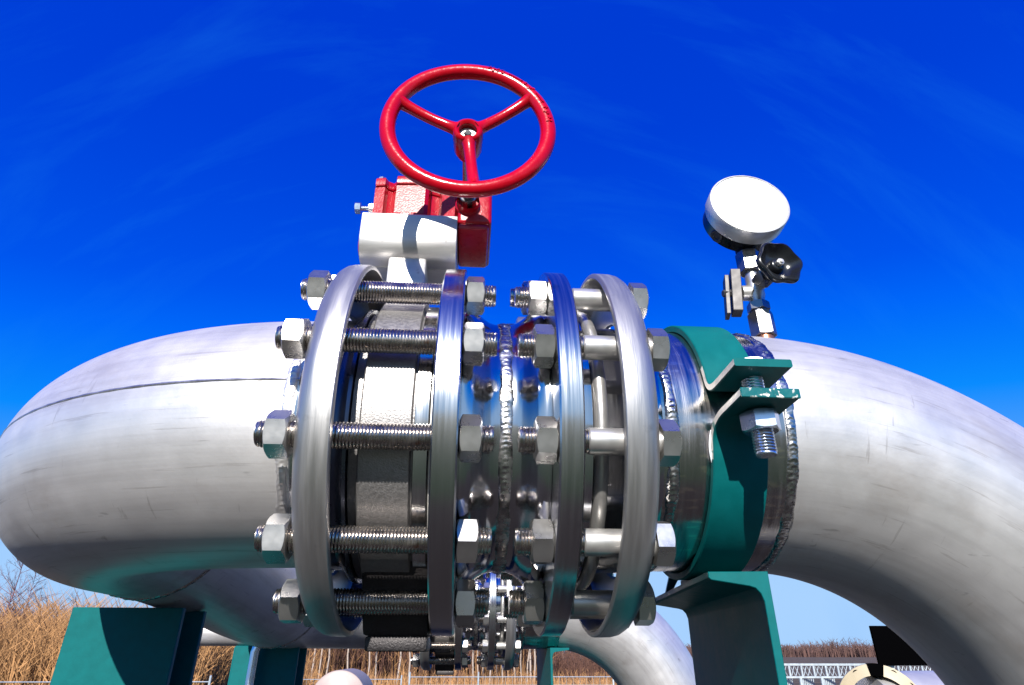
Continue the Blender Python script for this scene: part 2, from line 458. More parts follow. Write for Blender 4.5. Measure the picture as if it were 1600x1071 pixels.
# ---------------------------------------------------------------- the setting: ground
def ground():
    bm = new()
    rs = [0, 3, 6, 10, 16, 26, 45, 80, 150, 300, 700, 1600, 4000]
    segs = 72
    rings = []
    for r in rs:
        if r == 0: rings.append([bm.verts.new((0, 0, 0))]); continue
        rings.append([bm.verts.new((r * math.cos(2 * PI * k / segs), r * math.sin(2 * PI * k / segs), 0)) for k in range(segs)])
    for A, B in zip(rings, rings[1:]):
        for k in range(segs):
            if len(A) == 1: quad(bm, (A[0], B[k], B[(k + 1) % segs]))
            else: quad(bm, (A[k], B[k], B[(k + 1) % segs], A[(k + 1) % segs]))
    mt, t, n, b = new_mat('ground')
    lk = t.links.new
    tcn = n.new('ShaderNodeTexCoord')
    sp = n.new('ShaderNodeSeparateXYZ'); lk(tcn.outputs['Object'], sp.inputs[0])
    no = n.new('ShaderNodeTexNoise'); no.inputs['Scale'].default_value = 0.6; no.inputs['Detail'].default_value = 8
    lk(tcn.outputs['Object'], no.inputs['Vector'])
    ad = n.new('ShaderNodeMath'); ad.operation = 'MULTIPLY_ADD'; ad.inputs[1].default_value = 1.6; lk(no.outputs['Fac'], ad.inputs[0]); lk(sp.outputs['Y'], ad.inputs[2])
    # gravel near the pipes, a lawn in front of them (behind the photographer), dry field behind
    r1 = n.new('ShaderNodeMapRange'); r1.inputs[1].default_value = -0.4; r1.inputs[2].default_value = -0.9; lk(ad.outputs[0], r1.inputs[0])
    r2 = n.new('ShaderNodeMapRange'); r2.inputs[1].default_value = 12; r2.inputs[2].default_value = 14; lk(ad.outputs[0], r2.inputs[0])
    nf = n.new('ShaderNodeTexNoise'); nf.inputs['Scale'].default_value = 40; nf.inputs['Detail'].default_value = 6; lk(tcn.outputs['Object'], nf.inputs['Vector'])
    def ramp(c0, c1, src, lo=0.35, hi=0.65):
        r = n.new('ShaderNodeValToRGB'); r.color_ramp.elements[0].position = lo; r.color_ramp.elements[1].position = hi
        r.color_ramp.elements[0].color = (*c0, 1); r.color_ramp.elements[1].color = (*c1, 1); lk(src, r.inputs['Fac']); return r.outputs['Color']
    grav = ramp((0.004, 0.003, 0.003), (0.022, 0.014, 0.010), nf.outputs['Fac'])
    grass = ramp((0.003, 0.012, 0.002), (0.012, 0.034, 0.005), nf.outputs['Fac'])
    field = ramp((0.03, 0.018, 0.010), (0.09, 0.058, 0.03), no.outputs['Fac'])
    m1 = n.new('ShaderNodeMix'); m1.data_type = 'RGBA'; lk(r1.outputs[0], m1.inputs[0]); lk(grav, m1.inputs[6]); lk(grass, m1.inputs[7])
    m2 = n.new('ShaderNodeMix'); m2.data_type = 'RGBA'; lk(r2.outputs[0], m2.inputs[0]); lk(m1.outputs[2], m2.inputs[6]); lk(field, m2.inputs[7])
    lk(m2.outputs[2], b.inputs['Base Color']); b.inputs['Roughness'].default_value = 0.95
    bn = n.new('ShaderNodeBump'); bn.inputs['Strength'].default_value = 0.6; bn.inputs['Distance'].default_value = 0.03
    lk(nf.outputs['Fac'], bn.inputs['Height']); lk(bn.outputs[0], b.inputs['Normal'])
    o = finish('ground', bm, mt, smooth=0)
    tag(o, None, None, kind='structure')
ground()

# ---------------------------------------------------------------- the pipe line (all coordinates relative to the pipe axis)
RP = 0.1365
RN = 0.384         # left elbow bend radius
L1, L2 = (0, 0, 0), (0, 1.68, -0.0686)

def make_left_elbow():
    t = thing('pipe_elbow', 'big pale steel elbow at the left end, curving away from the nearer bolted flanges', 'pipe', L1)
    bm = new()
    pts = [(-0.222 + 0.03 - 0.03 * k / 3, 0, 0) for k in range(4)]
    x0 = -0.222
    for k in range(1, 61):
        a = PI / 2 * k / 60
        pts.append((x0 - RN * math.sin(a), RN * (1 - math.cos(a)), 0))
    pts.append((x0 - RN, RN + 0.06, 0))
    tube(bm, pts, RP, 128, caps=False, uv=True)
    finish('elbow_pipe', bm, M['pickled_left'], t, smooth=60)
    # longitudinal mill seam running along the outside of the bend
    bm = new()
    ph = R(7.5)
    sp = []
    for k in range(0, 91):
        a = PI / 2 * k / 90
        cx, cy = x0 - RN * math.sin(a), RN * (1 - math.cos(a))
        nx, ny = -math.sin(a), -math.cos(a)
        rr = RP - 0.0012
        sp.append((cx + nx * rr * math.cos(ph), cy + ny * rr * math.cos(ph), rr * math.sin(ph)))
    tube(bm, sp, [0.0021 + 0.0002 * math.sin(k * 1.7) for k in range(91)], 8)
    finish('seam', bm, M['seam'], t)
    bm = new(); weld_ring(bm, -0.2365, RP - 0.0005, 0.012, 0.0018, 170)
    finish('weld_bead', bm, M['weld_pale'], t, smooth=50)
    bm = new(); lathe(bm, [(-0.2295, RP + 0.0002), (-0.2285, RP + 0.003), (-0.2195, RP + 0.003), (-0.206, RP + 0.002), (-0.19, RP + 0.002)], 128)
    finish('stub_end', bm, M['neck'], t)
    bm = new(); lathe(bm, [(-0.205, 0.13), (-0.19, 0.1405), (-0.182, 0.151), (-0.1790, 0.1525), (-0.1760, 0.151), (-0.1755, 0.12)], 128)
    finish('lap_collar', bm, M['liner'], t)
    return t

def ring_profile(s):
    # pressed, rounded backing flange: sharp lip towards the joint, rounded shoulder outside; s=-1 left, +1 right
    pr = [(-0.0005, 0.1965), (0, 0.2005), (0.0012, 0.2018), (0.008, 0.2018), (0.0165, 0.2016), (0.0225, 0.2003), (0.0275, 0.1972),
          (0.0312, 0.1925), (0.0334, 0.1862), (0.0342, 0.178), (0.0342, 0.146), (0.031, 0.1425), (0.028, 0.1440),
          (0.0275, 0.150), (0.0275, 0.182), (0.0245, 0.190), (0.018, 0.1935), (0.008, 0.1945)]
    return [(s * x, r) for x, r in pr]

def make_backing(x, s, label):
    t = thing('backing_flange', label, 'flange', (x, 0, 0))
    bm = new(); lathe(bm, ring_profile(s), 192, close=True)
    finish('flange_ring', bm, M['ring'], t, smooth=40)
    return t

def make_spool():
    t = thing('welded_flange_pair', 'two bright turned flanges joined by a short welded neck between valve and right joint', 'flange', (-0.0315, 0, 0))
    ox = 0.0315
    def disc(x0, x1, r, fs):
        bm = new()
        c = 0.0014
        lathe(bm, [(x0 + ox, 0.12), (x0 + ox, 0.1475), (x0 + ox, 0.1500), (x0 + ox, r - c), (x0 + c + ox, r), (x1 - c + ox, r), (x1 + ox, r - c), (x1 + ox, 0.12)], 192, close=True)
        return finish('flange_disc', bm, M['turned'], t, smooth=25)
    disc(-0.0971, -0.0744, 0.2009, 1)
    disc(0.0118, 0.0335, 0.2009, 1)
    prof = [(0.0745, 0.120), (0.0745, 0.1560), (0.072, 0.1562), (0.0668, 0.1552), (0.060, 0.1510), (0.053, 0.1455), (0.047, 0.1415), (0.041, 0.1396), (0.034, 0.1390)]
    def half(s):
        bm = new()
        pr = [(s * (-0.0429) * (q[0] - 0.0315) / 0.043 * 1.0, q[1]) for q in prof]
        # map so that the neck reaches from each flange face to the weld
        pr = []
        for q in prof:
            f = (q[0] - 0.034) / (0.0745 - 0.034)
            pr.append((s * (0.003 + f * (0.0430 - 0.003)), q[1]))
        lathe(bm, pr + [(s * 0.0, 0.139), (s * 0.0, 0.12)], 192)
        finish('weld_neck', bm, M['neck'], t, smooth=60)
    half(-1); half(1)
    bm = new(); weld_ring(bm, 0.0010, 0.1388, 0.0150, 0.0020, 165, 1.3)
    finish('weld_bead', bm, M['weld'], t, smooth=50)
    # small tack lug on the top of the right disc
    bm = new()
    lathe(bm, [(0.195, 0.0022), (0.2065, 0.0022), (0.2075, 0.0016), (0.2075, 0)], 12, org=(0.0585, 0.012, 0), axis=(0, 0.06, 1))
    finish('grounding_pin', bm, M['nut'], t)
    return t

def make_valve():
    t = thing('butterfly_valve', 'cast steel butterfly valve clamped between flanges, with red gearbox and red handwheel above it', 'valve', (-0.14, 0, 0))
    ox = 0.14
    bm = new()
    lathe(bm, [(-0.1745 + ox, 0.12), (-0.1745 + ox, 0.1470), (-0.1660 + ox, 0.1475), (-0.1645 + ox, 0.1585), (-0.163 + ox, 0.160), (-0.1185 + ox, 0.160), (-0.1175 + ox, 0.1572), (-0.1170 + ox, 0.1545), (-0.1155 + ox, 0.1545), (-0.1155 + ox, 0.12)], 160)
    finish('valve_body', bm, M['cast'], t, smooth=30)
    bm = new()
    lathe(bm, [(-0.1156 + ox, 0.12), (-0.1156 + ox, 0.156), (-0.1150 + ox, 0.1570), (-0.1030 + ox, 0.1570), (-0.1022 + ox, 0.156), (-0.1022 + ox, 0.12)], 160)
    finish('machined_band', bm, M['turned'], t, smooth=30)
    bm = new()
    lathe(bm, [(-0.1022 + ox, 0.12), (-0.1022 + ox, 0.1515), (-0.1012 + ox, 0.1540), (-0.0995 + ox, 0.1540), (-0.0990 + ox, 0.1515), (-0.0972 + ox, 0.1515), (-0.0972 + ox, 0.12)], 160)
    finish('gasket', bm, M['bezel'], t, smooth=30)
    # neck
    bm = new()
    box(bm, (-0.1746 + ox, -0.046, 0.135), (-0.1265 + ox, 0.046, 0.2278), 0.004, 2)
    finish('valve_neck', bm, M['bracket'], t, smooth=30)
    # bottom boss: front sloped inwards and steel darkened to stand for its shade
    bm = new()
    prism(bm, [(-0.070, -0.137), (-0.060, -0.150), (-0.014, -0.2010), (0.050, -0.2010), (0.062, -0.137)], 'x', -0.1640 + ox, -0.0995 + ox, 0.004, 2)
    b1 = finish('bottom_boss', bm, M['cast_shaded'], t, smooth=30)
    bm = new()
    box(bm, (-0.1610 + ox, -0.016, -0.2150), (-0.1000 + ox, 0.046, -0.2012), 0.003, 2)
    finish('boss_plate', bm, M['cast_shaded'], b1, smooth=30)
    # bracket: folded plate with rounded front edges, open below
    bm = new()
    pts = [(-0.0600, 0.2465), (-0.0600, 0.2815), (-0.0585, 0.2835), (0.056, 0.2835), (0.0600, 0.2795), (0.0600, 0.2465), (0.056, 0.232), (0.046, 0.2225), (0.030, 0.2215), (0.03, 0.2195), (-0.03, 0.2195), (-0.03, 0.2205), (-0.0420, 0.2225), (-0.0500, 0.2275), (-0.0565, 0.236)]
    prism(bm, pts, 'x', -0.2110 + ox, -0.0900 + ox, 0.0012, 2)
    finish('mounting_bracket', bm, M['bracket'], t, smooth=25)
    # ---- gearbox
    g = bpy.data.objects.new('gearbox', None)
    bm = new()
    def outline(c, pts_, n=6):
        return pts_
    # base plate with bowed front edge
    pl = [(-0.2055 + ox, 0.055), (-0.2070 + ox, -0.030), (-0.203 + ox, -0.040)]
    for k in range(9):
        f = k / 8
        pl.append((-0.200 + 0.088 * f + ox, -0.0405 - 0.013 * math.sin(PI * f)))
    pl += [(-0.100 + ox, -0.030), (-0.09 + ox, 0.055)]
    prism(bm, pl, 'z', 0.2837, 0.2925, 0.0015, 1)
    # quadrant housing with bosses
    hs_ = [(-0.196 + ox, 0.05), (-0.2045 + ox, 0.045), (-0.2050 + ox, -0.030), (-0.2025 + ox, -0.0410), (-0.1895 + ox, -0.0430), (-0.1860 + ox, -0.036), (-0.1800 + ox, -0.033),
           (-0.1765 + ox, -0.036), (-0.1735 + ox, -0.0475), (-0.1350 + ox, -0.0500), (-0.1305 + ox, -0.046), (-0.1285 + ox, -0.030), (-0.118 + ox, -0.026), (-0.113 + ox, -0.0400), (-0.0950 + ox, -0.0450), (-0.0900 + ox, -0.030), (-0.088 + ox, 0.05)]
    prism(bm, hs_, 'z', 0.2915, 0.3405, 0.001, 1)
    g = finish('gearbox', bm, M['red'], t, smooth=28)
    bm = new()
    lid = [(x * 1.0, y * 1.04) for x, y in hs_]
    prism(bm, lid, 'z', 0.3413, 0.3555, 0.0025, 2)
    finish('gearbox_lid', bm, M['red'], g, smooth=28)
    # worm housing on the right, its underside is what the camera sees
    bm = new()
    box(bm, (-0.0905 + ox, -0.060, 0.2725), (-0.0465 + ox, 0.040, 0.3370), 0.005, 3)
    lathe(bm, [(-0.004, 0.0145), (0.0045, 0.0150), (0.006, 0.0165), (0.010, 0.0170)], 32, org=(-0.0775 + ox, -0.066, 0.3020), axis=(0, 1, 0))
    box(bm, (-0.0895 + ox, -0.0585, 0.2640), (-0.050 + ox, 0.030, 0.2740), 0.004, 2)
    finish('worm_housing', bm, M['red'], g, smooth=35)
    for q in ((-0.196, -0.034), (-0.154, -0.036), (-0.104, -0.033)):
        bm = new(); hexbody(bm, 0, 0.006, 0.010, 0.3, False, True, org=(q[0] + ox, q[1], 0.3555), axis=(0, 0, 1), segs=24)
        finish('lid_bolt', bm, M['nut'], g)
    # stop screw with lock nut
    bm = new(); hexbody(bm, 0.0, 0.0075, 0.0145, 0.2, True, False, org=(-0.2300 + ox, -0.022, 0.3190), segs=36)
    thread(bm, 0.0075, 0.0215, 0.0030, 0.0037, 0.00125, 14, org=(-0.2300 + ox, -0.022, 0.3190))
    st = finish('stop_screw', bm, M['zinc'], g)
    bm = new(); hexbody(bm, 0.0185, 0.0255, 0.0125, 0.5, True, True, org=(-0.2300 + ox, -0.022, 0.3190), segs=36)
    finish('lock_nut', bm, M['bezel'], st)
    # red round stub peeping out left of the bracket
    bm = new(); lathe(bm, [(0, 0), (0, 0.015), (0.003, 0.018), (0.02, 0.019)], 32, org=(-0.2145 + ox, -0.028, 0.250), axis=(1, 0, 0))
    finish('end_cap', bm, M['red'], g)
    # input shaft
    sh0, sh1 = Vector((-0.0775 + ox, -0.055, 0.3020)), Vector((-0.0785 + ox, -0.160, 0.3160))
    bm = new()
    d = (sh1 - sh0).normalized()
    lathe(bm, [(0, 0.0068), ((sh1 - sh0).length, 0.0068)], 32, org=sh0, axis=d)
    lathe(bm, [(0.0, 0.0), (0.0, 0.0105), (0.018, 0.0105), (0.0188, 0.0096), (0.0188, 0.0)], 32, org=sh0, axis=d)
    finish('input_shaft', bm, M['fitting'], t)
    # ---- handwheel
    hw_c = Vector((-0.0781 + ox, -0.1765, 0.3166))
    hb = Vector((-0.0786 + ox, -0.1670, 0.3168))
    bm = new()
    pts = [hw_c + Vector((math.cos(a) * 0.091, 0, math.sin(a) * 0.091)) for a in [2 * PI * k / 144 for k in range(144)]]
    # rim as closed torus, slightly flattened at the back
    segs = 28
    rings = []
    for k in range(144):
        a = 2 * PI * k / 144
        rad = Vector((math.cos(a), 0, math.sin(a)))
        ring = []
        for i in range(segs):
            b = 2 * PI * i / segs
            r = 0.0090 + 0.00012 * math.sin(5 * a + 2) * math.cos(b)
            yy = -math.sin(b) * r
            if yy > 0: yy *= 0.85
            ring.append(bm.verts.new(hw_c + rad * (0.091 + math.cos(b) * r) + Vector((0, yy, 0))))
        rings.append(ring)
    for k in range(144):
        A, B = rings[k], rings[(k + 1) % 144]
        for i in range(segs): quad(bm, (A[i], A[(i + 1) % segs], B[(i + 1) % segs], B[i]))
    bmesh.ops.recalc_face_normals(bm, faces=bm.faces)
    hw = finish('handwheel', bm, M['red_smooth'], t, smooth=60)
    for ang in (-84, 36, 156):
        a = R(ang)
        rad = Vector((math.cos(a), 0, math.sin(a)))
        bm = new()
        P0 = hb + rad * 0.012; P1 = hw_c + rad * 0.0885 + Vector((0, 0.001, 0))
        ps, rr = [], []
        for k in range(13):
            f = k / 12
            ps.append(P0.lerp(P1, f) + Vector((0, 0.003 * math.sin(PI * f), 0)))
            rr.append(0.0072 - 0.0008 * math.sin(PI * f) + 0.0022 * max(0, (f - 0.86) / 0.14) ** 2 + 0.0026 * max(0, (0.14 - f) / 0.14) ** 2)
        tube(bm, ps, rr, 20)
        finish('spoke', bm, M['red_smooth'], hw, smooth=60)
    bm = new()
    lathe(bm, [(-0.006, 0.0102), (-0.0075, 0.0116), (-0.0085, 0.0135), (-0.0075, 0.0158), (-0.004, 0.0172), (0.004, 0.0176), (0.024, 0.0165), (0.030, 0.0145), (0.034, 0.0125), (0.034, 0.0)], 48, org=hb, axis=(0, 1, 0.02))
    lathe(bm, [(-0.006, 0.0102), (0.003, 0.0102)], 48, org=hb, axis=(0, 1, 0.02))
    finish('hub', bm, M['red_smooth'], hw, smooth=50)
    bm = new()
    lathe(bm, [(0.0015, 0.0101), (0.0005, 0.0095), (0.0005, 0.0052), (0.0022, 0.0048), (0.0022, 0)], 32, org=hb, axis=(0, 1, 0.02))
    wsh = finish('washer', bm, M['bezel'], hw, smooth=30)
    bm = new()
    hexbody(bm, -0.0022, 0.002, 0.0072, 0.2, True, False, org=hb, axis=(0, 1, 0.02), segs=24)
    finish('cap_screw', bm, M['black'], wsh, smooth=30)
    # raised cast marks round the upper right of the rim (worn, not readable)
    rnd = random.Random(5)
    bm = new()
    def mark(adeg, off, sx, sy, rot=0.0):
        a = R(adeg)
        rad = Vector((math.cos(a), 0, math.sin(a)))
        tan = Vector((-math.sin(a), 0, math.cos(a)))
        b = R(78 + off)     # angle round the tube: 90 faces the camera
        nrm = rad * math.cos(b) + Vector((0, -math.sin(b), 0))
        side = tan.cross(nrm)
        t2 = (tan * math.cos(rot) + side * math.sin(rot)); s2 = nrm.cross(t2)
        ce = hw_c + rad * 0.091 + nrm * 0.0090
        vs = []
        for dz in (-0.0006, 0.0011):
            for (p, q) in ((-1, -1), (1, -1), (1, 1), (-1, 1)):
                kk = 1.0 if dz < 0 else 0.6
                vs.append(bm.verts.new(ce + t2 * sx * p * kk + s2 * sy * q * kk + nrm * dz))
        for f in ((4, 5, 6, 7), (0, 4, 7, 3), (1, 2, 6, 5), (0, 1, 5, 4), (3, 7, 6, 2)): bm.faces.new([vs[i] for i in f])
    def glyphs(a0, n, step):
        for k in range(n):
            a = a0 - k * step
            for q in range(4):
                mark(a + rnd.uniform(-0.9, 0.9), rnd.uniform(-20, 22), rnd.choice((0.0005, 0.0016)), rnd.choice((0.0005, 0.0019)), rnd.uniform(-0.6, 0.6))
    glyphs(76, 4, 3.4)
    for k in range(7): mark(60 - k * 1.5, 4, 0.0012, 0.0004)
    mark(49.5, 9, 0.002, 0.0004, 0.6); mark(49.5, -1, 0.002, 0.0004, -0.6)
    glyphs(45, 3, 3.4)
    for k in range(6): mark(33 - k * 1.5, 4, 0.0012, 0.0004)
    mark(24, 9, 0.002, 0.0004, 0.6); mark(24, -1, 0.002, 0.0004, -0.6)
    glyphs(18, 5, 3.2)
    bmesh.ops.recalc_face_normals(bm, faces=bm.faces)
    finish('cast_marks', bm, M['red_smooth'], hw, smooth=25)
    return t

PHI = 14.09
def stud_mesh_left():
    a = new(); thread(a, -0.245, -0.0436)
    return a
_mesh = {}
def shared(key, fn, mt, smooth=35):
    if key not in _mesh:
        o = finish(key, fn(), mt, smooth=smooth)
        _mesh[key] = o.data
        bpy.data.objects.remove(o)
    return _mesh[key]
def inst(name, me, parent, rot=0.0, dx=0.0):
    o = bpy.data.objects.new(name, me); C.objects.link(o); o.parent = parent
    o.location = (dx, 0, 0); o.rotation_euler = (rot, 0, 0)
    return o

def nut_fn(): return hexbody(new(), 0, 0.0195, 0.0362)
def make_stud(label, group, loc, rots):
    t = thing('stud_bolt', label, 'bolt', loc, group)
    inst('threaded_rod', shared('threaded_rod', stud_mesh_left, M['thread'], 30), t, rots[0] * 2, (rots[0] * 7.3 % 1 - 0.5) * 0.003)
    nm = shared('hex_nut', nut_fn, M['nut'], 20)
    inst('nut', nm, t, rots[0], -0.2365)
    inst('nut', nm, t, rots[1], -0.0736)
    return t
def rod_right(): return thread(new(), -0.0216, 0.0395)
def shank_fn():
    return lathe(new(), [(0.0393, 0.0), (0.0393, 0.0108), (0.0405, 0.0119), (0.104, 0.0119), (0.104, 0)], 40)
def head_fn():
    b = hexbody(new(), 0.1025, 0.1190, 0.0362, 0, False, True)
    return b
def make_bolt(label, group, loc, rots):
    t = thing('hex_bolt', label, 'bolt', loc, group)
    inst('threaded_end', shared('threaded_end', rod_right, M['thread'], 30), t)
    inst('shank', shared('bolt_shank', shank_fn, M['sleeve'], 30), t)
    inst('nut', shared('hex_nut', nut_fn, M['nut'], 20), t, rots[0], -0.0078)
    inst('bolt_head', shared('bolt_head', head_fn, M['nut'], 20), t, rots[1], 0)
    return t

def make_right_elbow():
    t = thing('pipe_elbow', 'big pale steel elbow at the right, bending down into the ground beside the green clamp', 'pipe', L1)
    x0, Rb, beta = 0.238, 0.420, R(84.5)
    lat = Vector((0, math.cos(beta), -math.sin(beta)))
    pts = [Vector((0.105, 0, 0)), Vector((0.15, 0, 0)), Vector((0.2, 0, 0))]
    bm = new()
    tube(bm, [(0.105, 0, 0), (0.15, 0, 0), (0.2, 0, 0), (0.243, 0, 0)], RP + 0.0002, 128, caps=False)
    finish('pipe_spool', bm, M['heat'], t, smooth=60)
    bm = new()
    pts = [Vector((0.243, 0, 0))]
    for k in range(1, 61):
        a = PI / 2 * k / 60
        pts.append(Vector((x0 + 0.005 + Rb * math.sin(a), 0, 0)) + lat * Rb * (1 - math.cos(a)))
    for k in range(1, 9): pts.append(pts[60] + lat * (1.2 * k / 8))
    tube(bm, pts, RP, 128, caps=False, uv=True)
    finish('elbow_pipe', bm, M['pickled'], t, smooth=60)
    bm = new(); weld_ring(bm, 0.2490, RP - 0.0004, 0.0130, 0.0026, 165, 0.4, 1.0)
    finish('weld_bead', bm, M['weld'], t, smooth=50)
    bm = new(); weld_ring(bm, 0.1300, RP + 0.0000, 0.0130, 0.0026, 165, 2.4, 1.0)
    finish('weld_bead', bm, M['weld'], t, smooth=50)
    # stub end with rounded lap collar inside the joint
    bm = new(); lathe(bm, [(0.1215, RP + 0.0005), (0.115, RP + 0.003), (0.095, 0.139), (0.0336, 0.139)], 128)
    finish('stub_end', bm, M['neck'], t, smooth=40)
    bm = new()
    lathe(bm, [(0.0338, 0.12), (0.0338, 0.1500), (0.0345, 0.1508), (0.0500, 0.1508), (0.0508, 0.1500), (0.0508, 0.12)], 160)
    finish('lap_collar', bm, M['neck'], t, smooth=30)
    bm = new()
    lathe(bm, [(0.0515, 0.130), (0.0515, 0.150)] + [(0.0580 - 0.0065 * math.cos(a), 0.1510 + 0.0065 * math.sin(a)) for a in [PI * k / 10 for k in range(11)]] + [(0.0645, 0.130)], 160)
    finish('rolled_collar', bm, M['sleeve'], t, smooth=50)
    return t

# grinding marks left beside the weld of the right-hand spool piece are in the heat-tinted material
elbow_l = make_left_elbow()
ring_l = make_backing(-0.1793, -1, 'broad rounded pale steel backing flange, leftmost flange of the nearer line')
valve = make_valve()
spool = make_spool()
ring_r = make_backing(0.0684, 1, 'broad rounded pale steel backing flange, rightmost flange of the nearer line')
elbow_r = make_right_elbow()
line = [elbow_l, ring_l, valve, spool, ring_r, elbow_r]

rowname = {45: 'topmost', 15: 'second from the top', -15: 'middle', -45: 'fourth from the top', -75: 'lowest'}
rnd = random.Random(11)
ROT_L = {45: 0.10, 15: -0.30, -15: -0.12, -45: -0.20, -75: 0.12}
ROT_L2 = {45: 0.02, 15: -0.05, -15: 0.0, -45: 0.38, -75: 0.85}
ROT_R = {45: -0.25, 15: 0.12, -15: 0.0, -45: 0.25, -75: 0.1}
ROT_H = {45: 0.0, 15: 0.02, -15: 0.02, -45: 0.5, -75: 0.0}
studs, bolts = [], []
for k in range(12):
    a = 75 - 30 * k
    th = R(a - 15 + PHI)
    loc = (0, -0.1775 * math.cos(th), 0.1775 * math.sin(th))
    d = a if a in rowname else None
    # hexagon facets: corner pointing up/down relative to the viewer for the rows in view
    if d is not None:
        rl, rl2, rr, rh = (R(18 + 30) + z[d] for z in (ROT_L, ROT_L2, ROT_R, ROT_H))
        studs.append((make_stud(f'long threaded steel stud bridging the left flange and valve, {rowname[d]} in view', 'studs across the valve', loc, (rl, rl2)), d))
        bolts.append((make_bolt(f'hex bolt through the two right flanges, {rowname[d]} in view', 'bolts through the right flange joint', loc, (rr, rh)), d))
    else:
        q = [rnd.uniform(0, 1) for _ in range(4)]
        studs.append((make_stud('long threaded stud on the hidden far side of the near valve', 'studs across the valve', loc, q[:2]), None))
        bolts.append((make_bolt('short hex bolt on the hidden far side of the near right joint', 'bolts through the right flange joint', loc, q[2:]), None))

# ---- the second line behind: copies of every thing and part
far_labels = ['smaller looking steel elbow of the line behind, bending forward under the near elbow',
              'small looking backing flange at the left end of the bolted joint of the line behind',
              'butterfly valve of the line behind, seen small and dark below the near flanges',
              'small pair of welded turned flanges in the line behind, below the near neck',
              'small looking backing flange at the right end of the bolted joint of the line behind',
              'white sunlit elbow of the line behind, bending down beyond the green channel']
for o, lb in zip(line, far_labels):
    c = copy_tree(o)
    c['label'] = lb
    c.location = o.location + Vector(L2)
    if o is elbow_l:
        c.scale = (1, -1, 1)
for o, d in studs:
    c = copy_tree(o); c.location = o.location + Vector(L2)
    c['group'] = 'studs across the far valve'
    c['label'] = f'threaded stud across the small far valve, {rowname[d]} in view' if d else 'threaded stud on the hidden side of the small far valve'
for o, d in bolts:
    c = copy_tree(o); c.location = o.location + Vector(L2)
    c['group'] = 'bolts through the far flange joint'
    c['label'] = f'hex bolt through the small far right joint, {rowname[d]} in view' if d else 'hex bolt on the hidden side of the small far right joint'

# ---- header joining both left elbows
t = thing('header_pipe', 'straight pale steel pipe running away from under the near left elbow to the line behind', 'pipe', (-0.222 - RN, RN, 0))
y0, y1 = 0.0, 1.68 - 2 * RN
bm = new()
pts = []
for k in range(41):
    f = k / 40
    s = 3 * f * f - 2 * f ** 3
    pts.append((0, y0 + (y1 - y0) * f, -0.0686 * s))
tube(bm, pts, RP + 0.0003, 112, caps=False, uv=True)
finish('pipe_body', bm, M['pickled_left'], t, smooth=60)
for yy, zz in ((0.061, -0.0008), (y1 - 0.061, -0.0678)):
    bm = new(); weld_ring(bm, 0, RP, 0.012, 0.003, 110)
    o = finish('weld_bead', bm, M['weld'], t, loc=(0, yy, zz), smooth=50)
    o.rotation_euler = (0, 0, R(90))

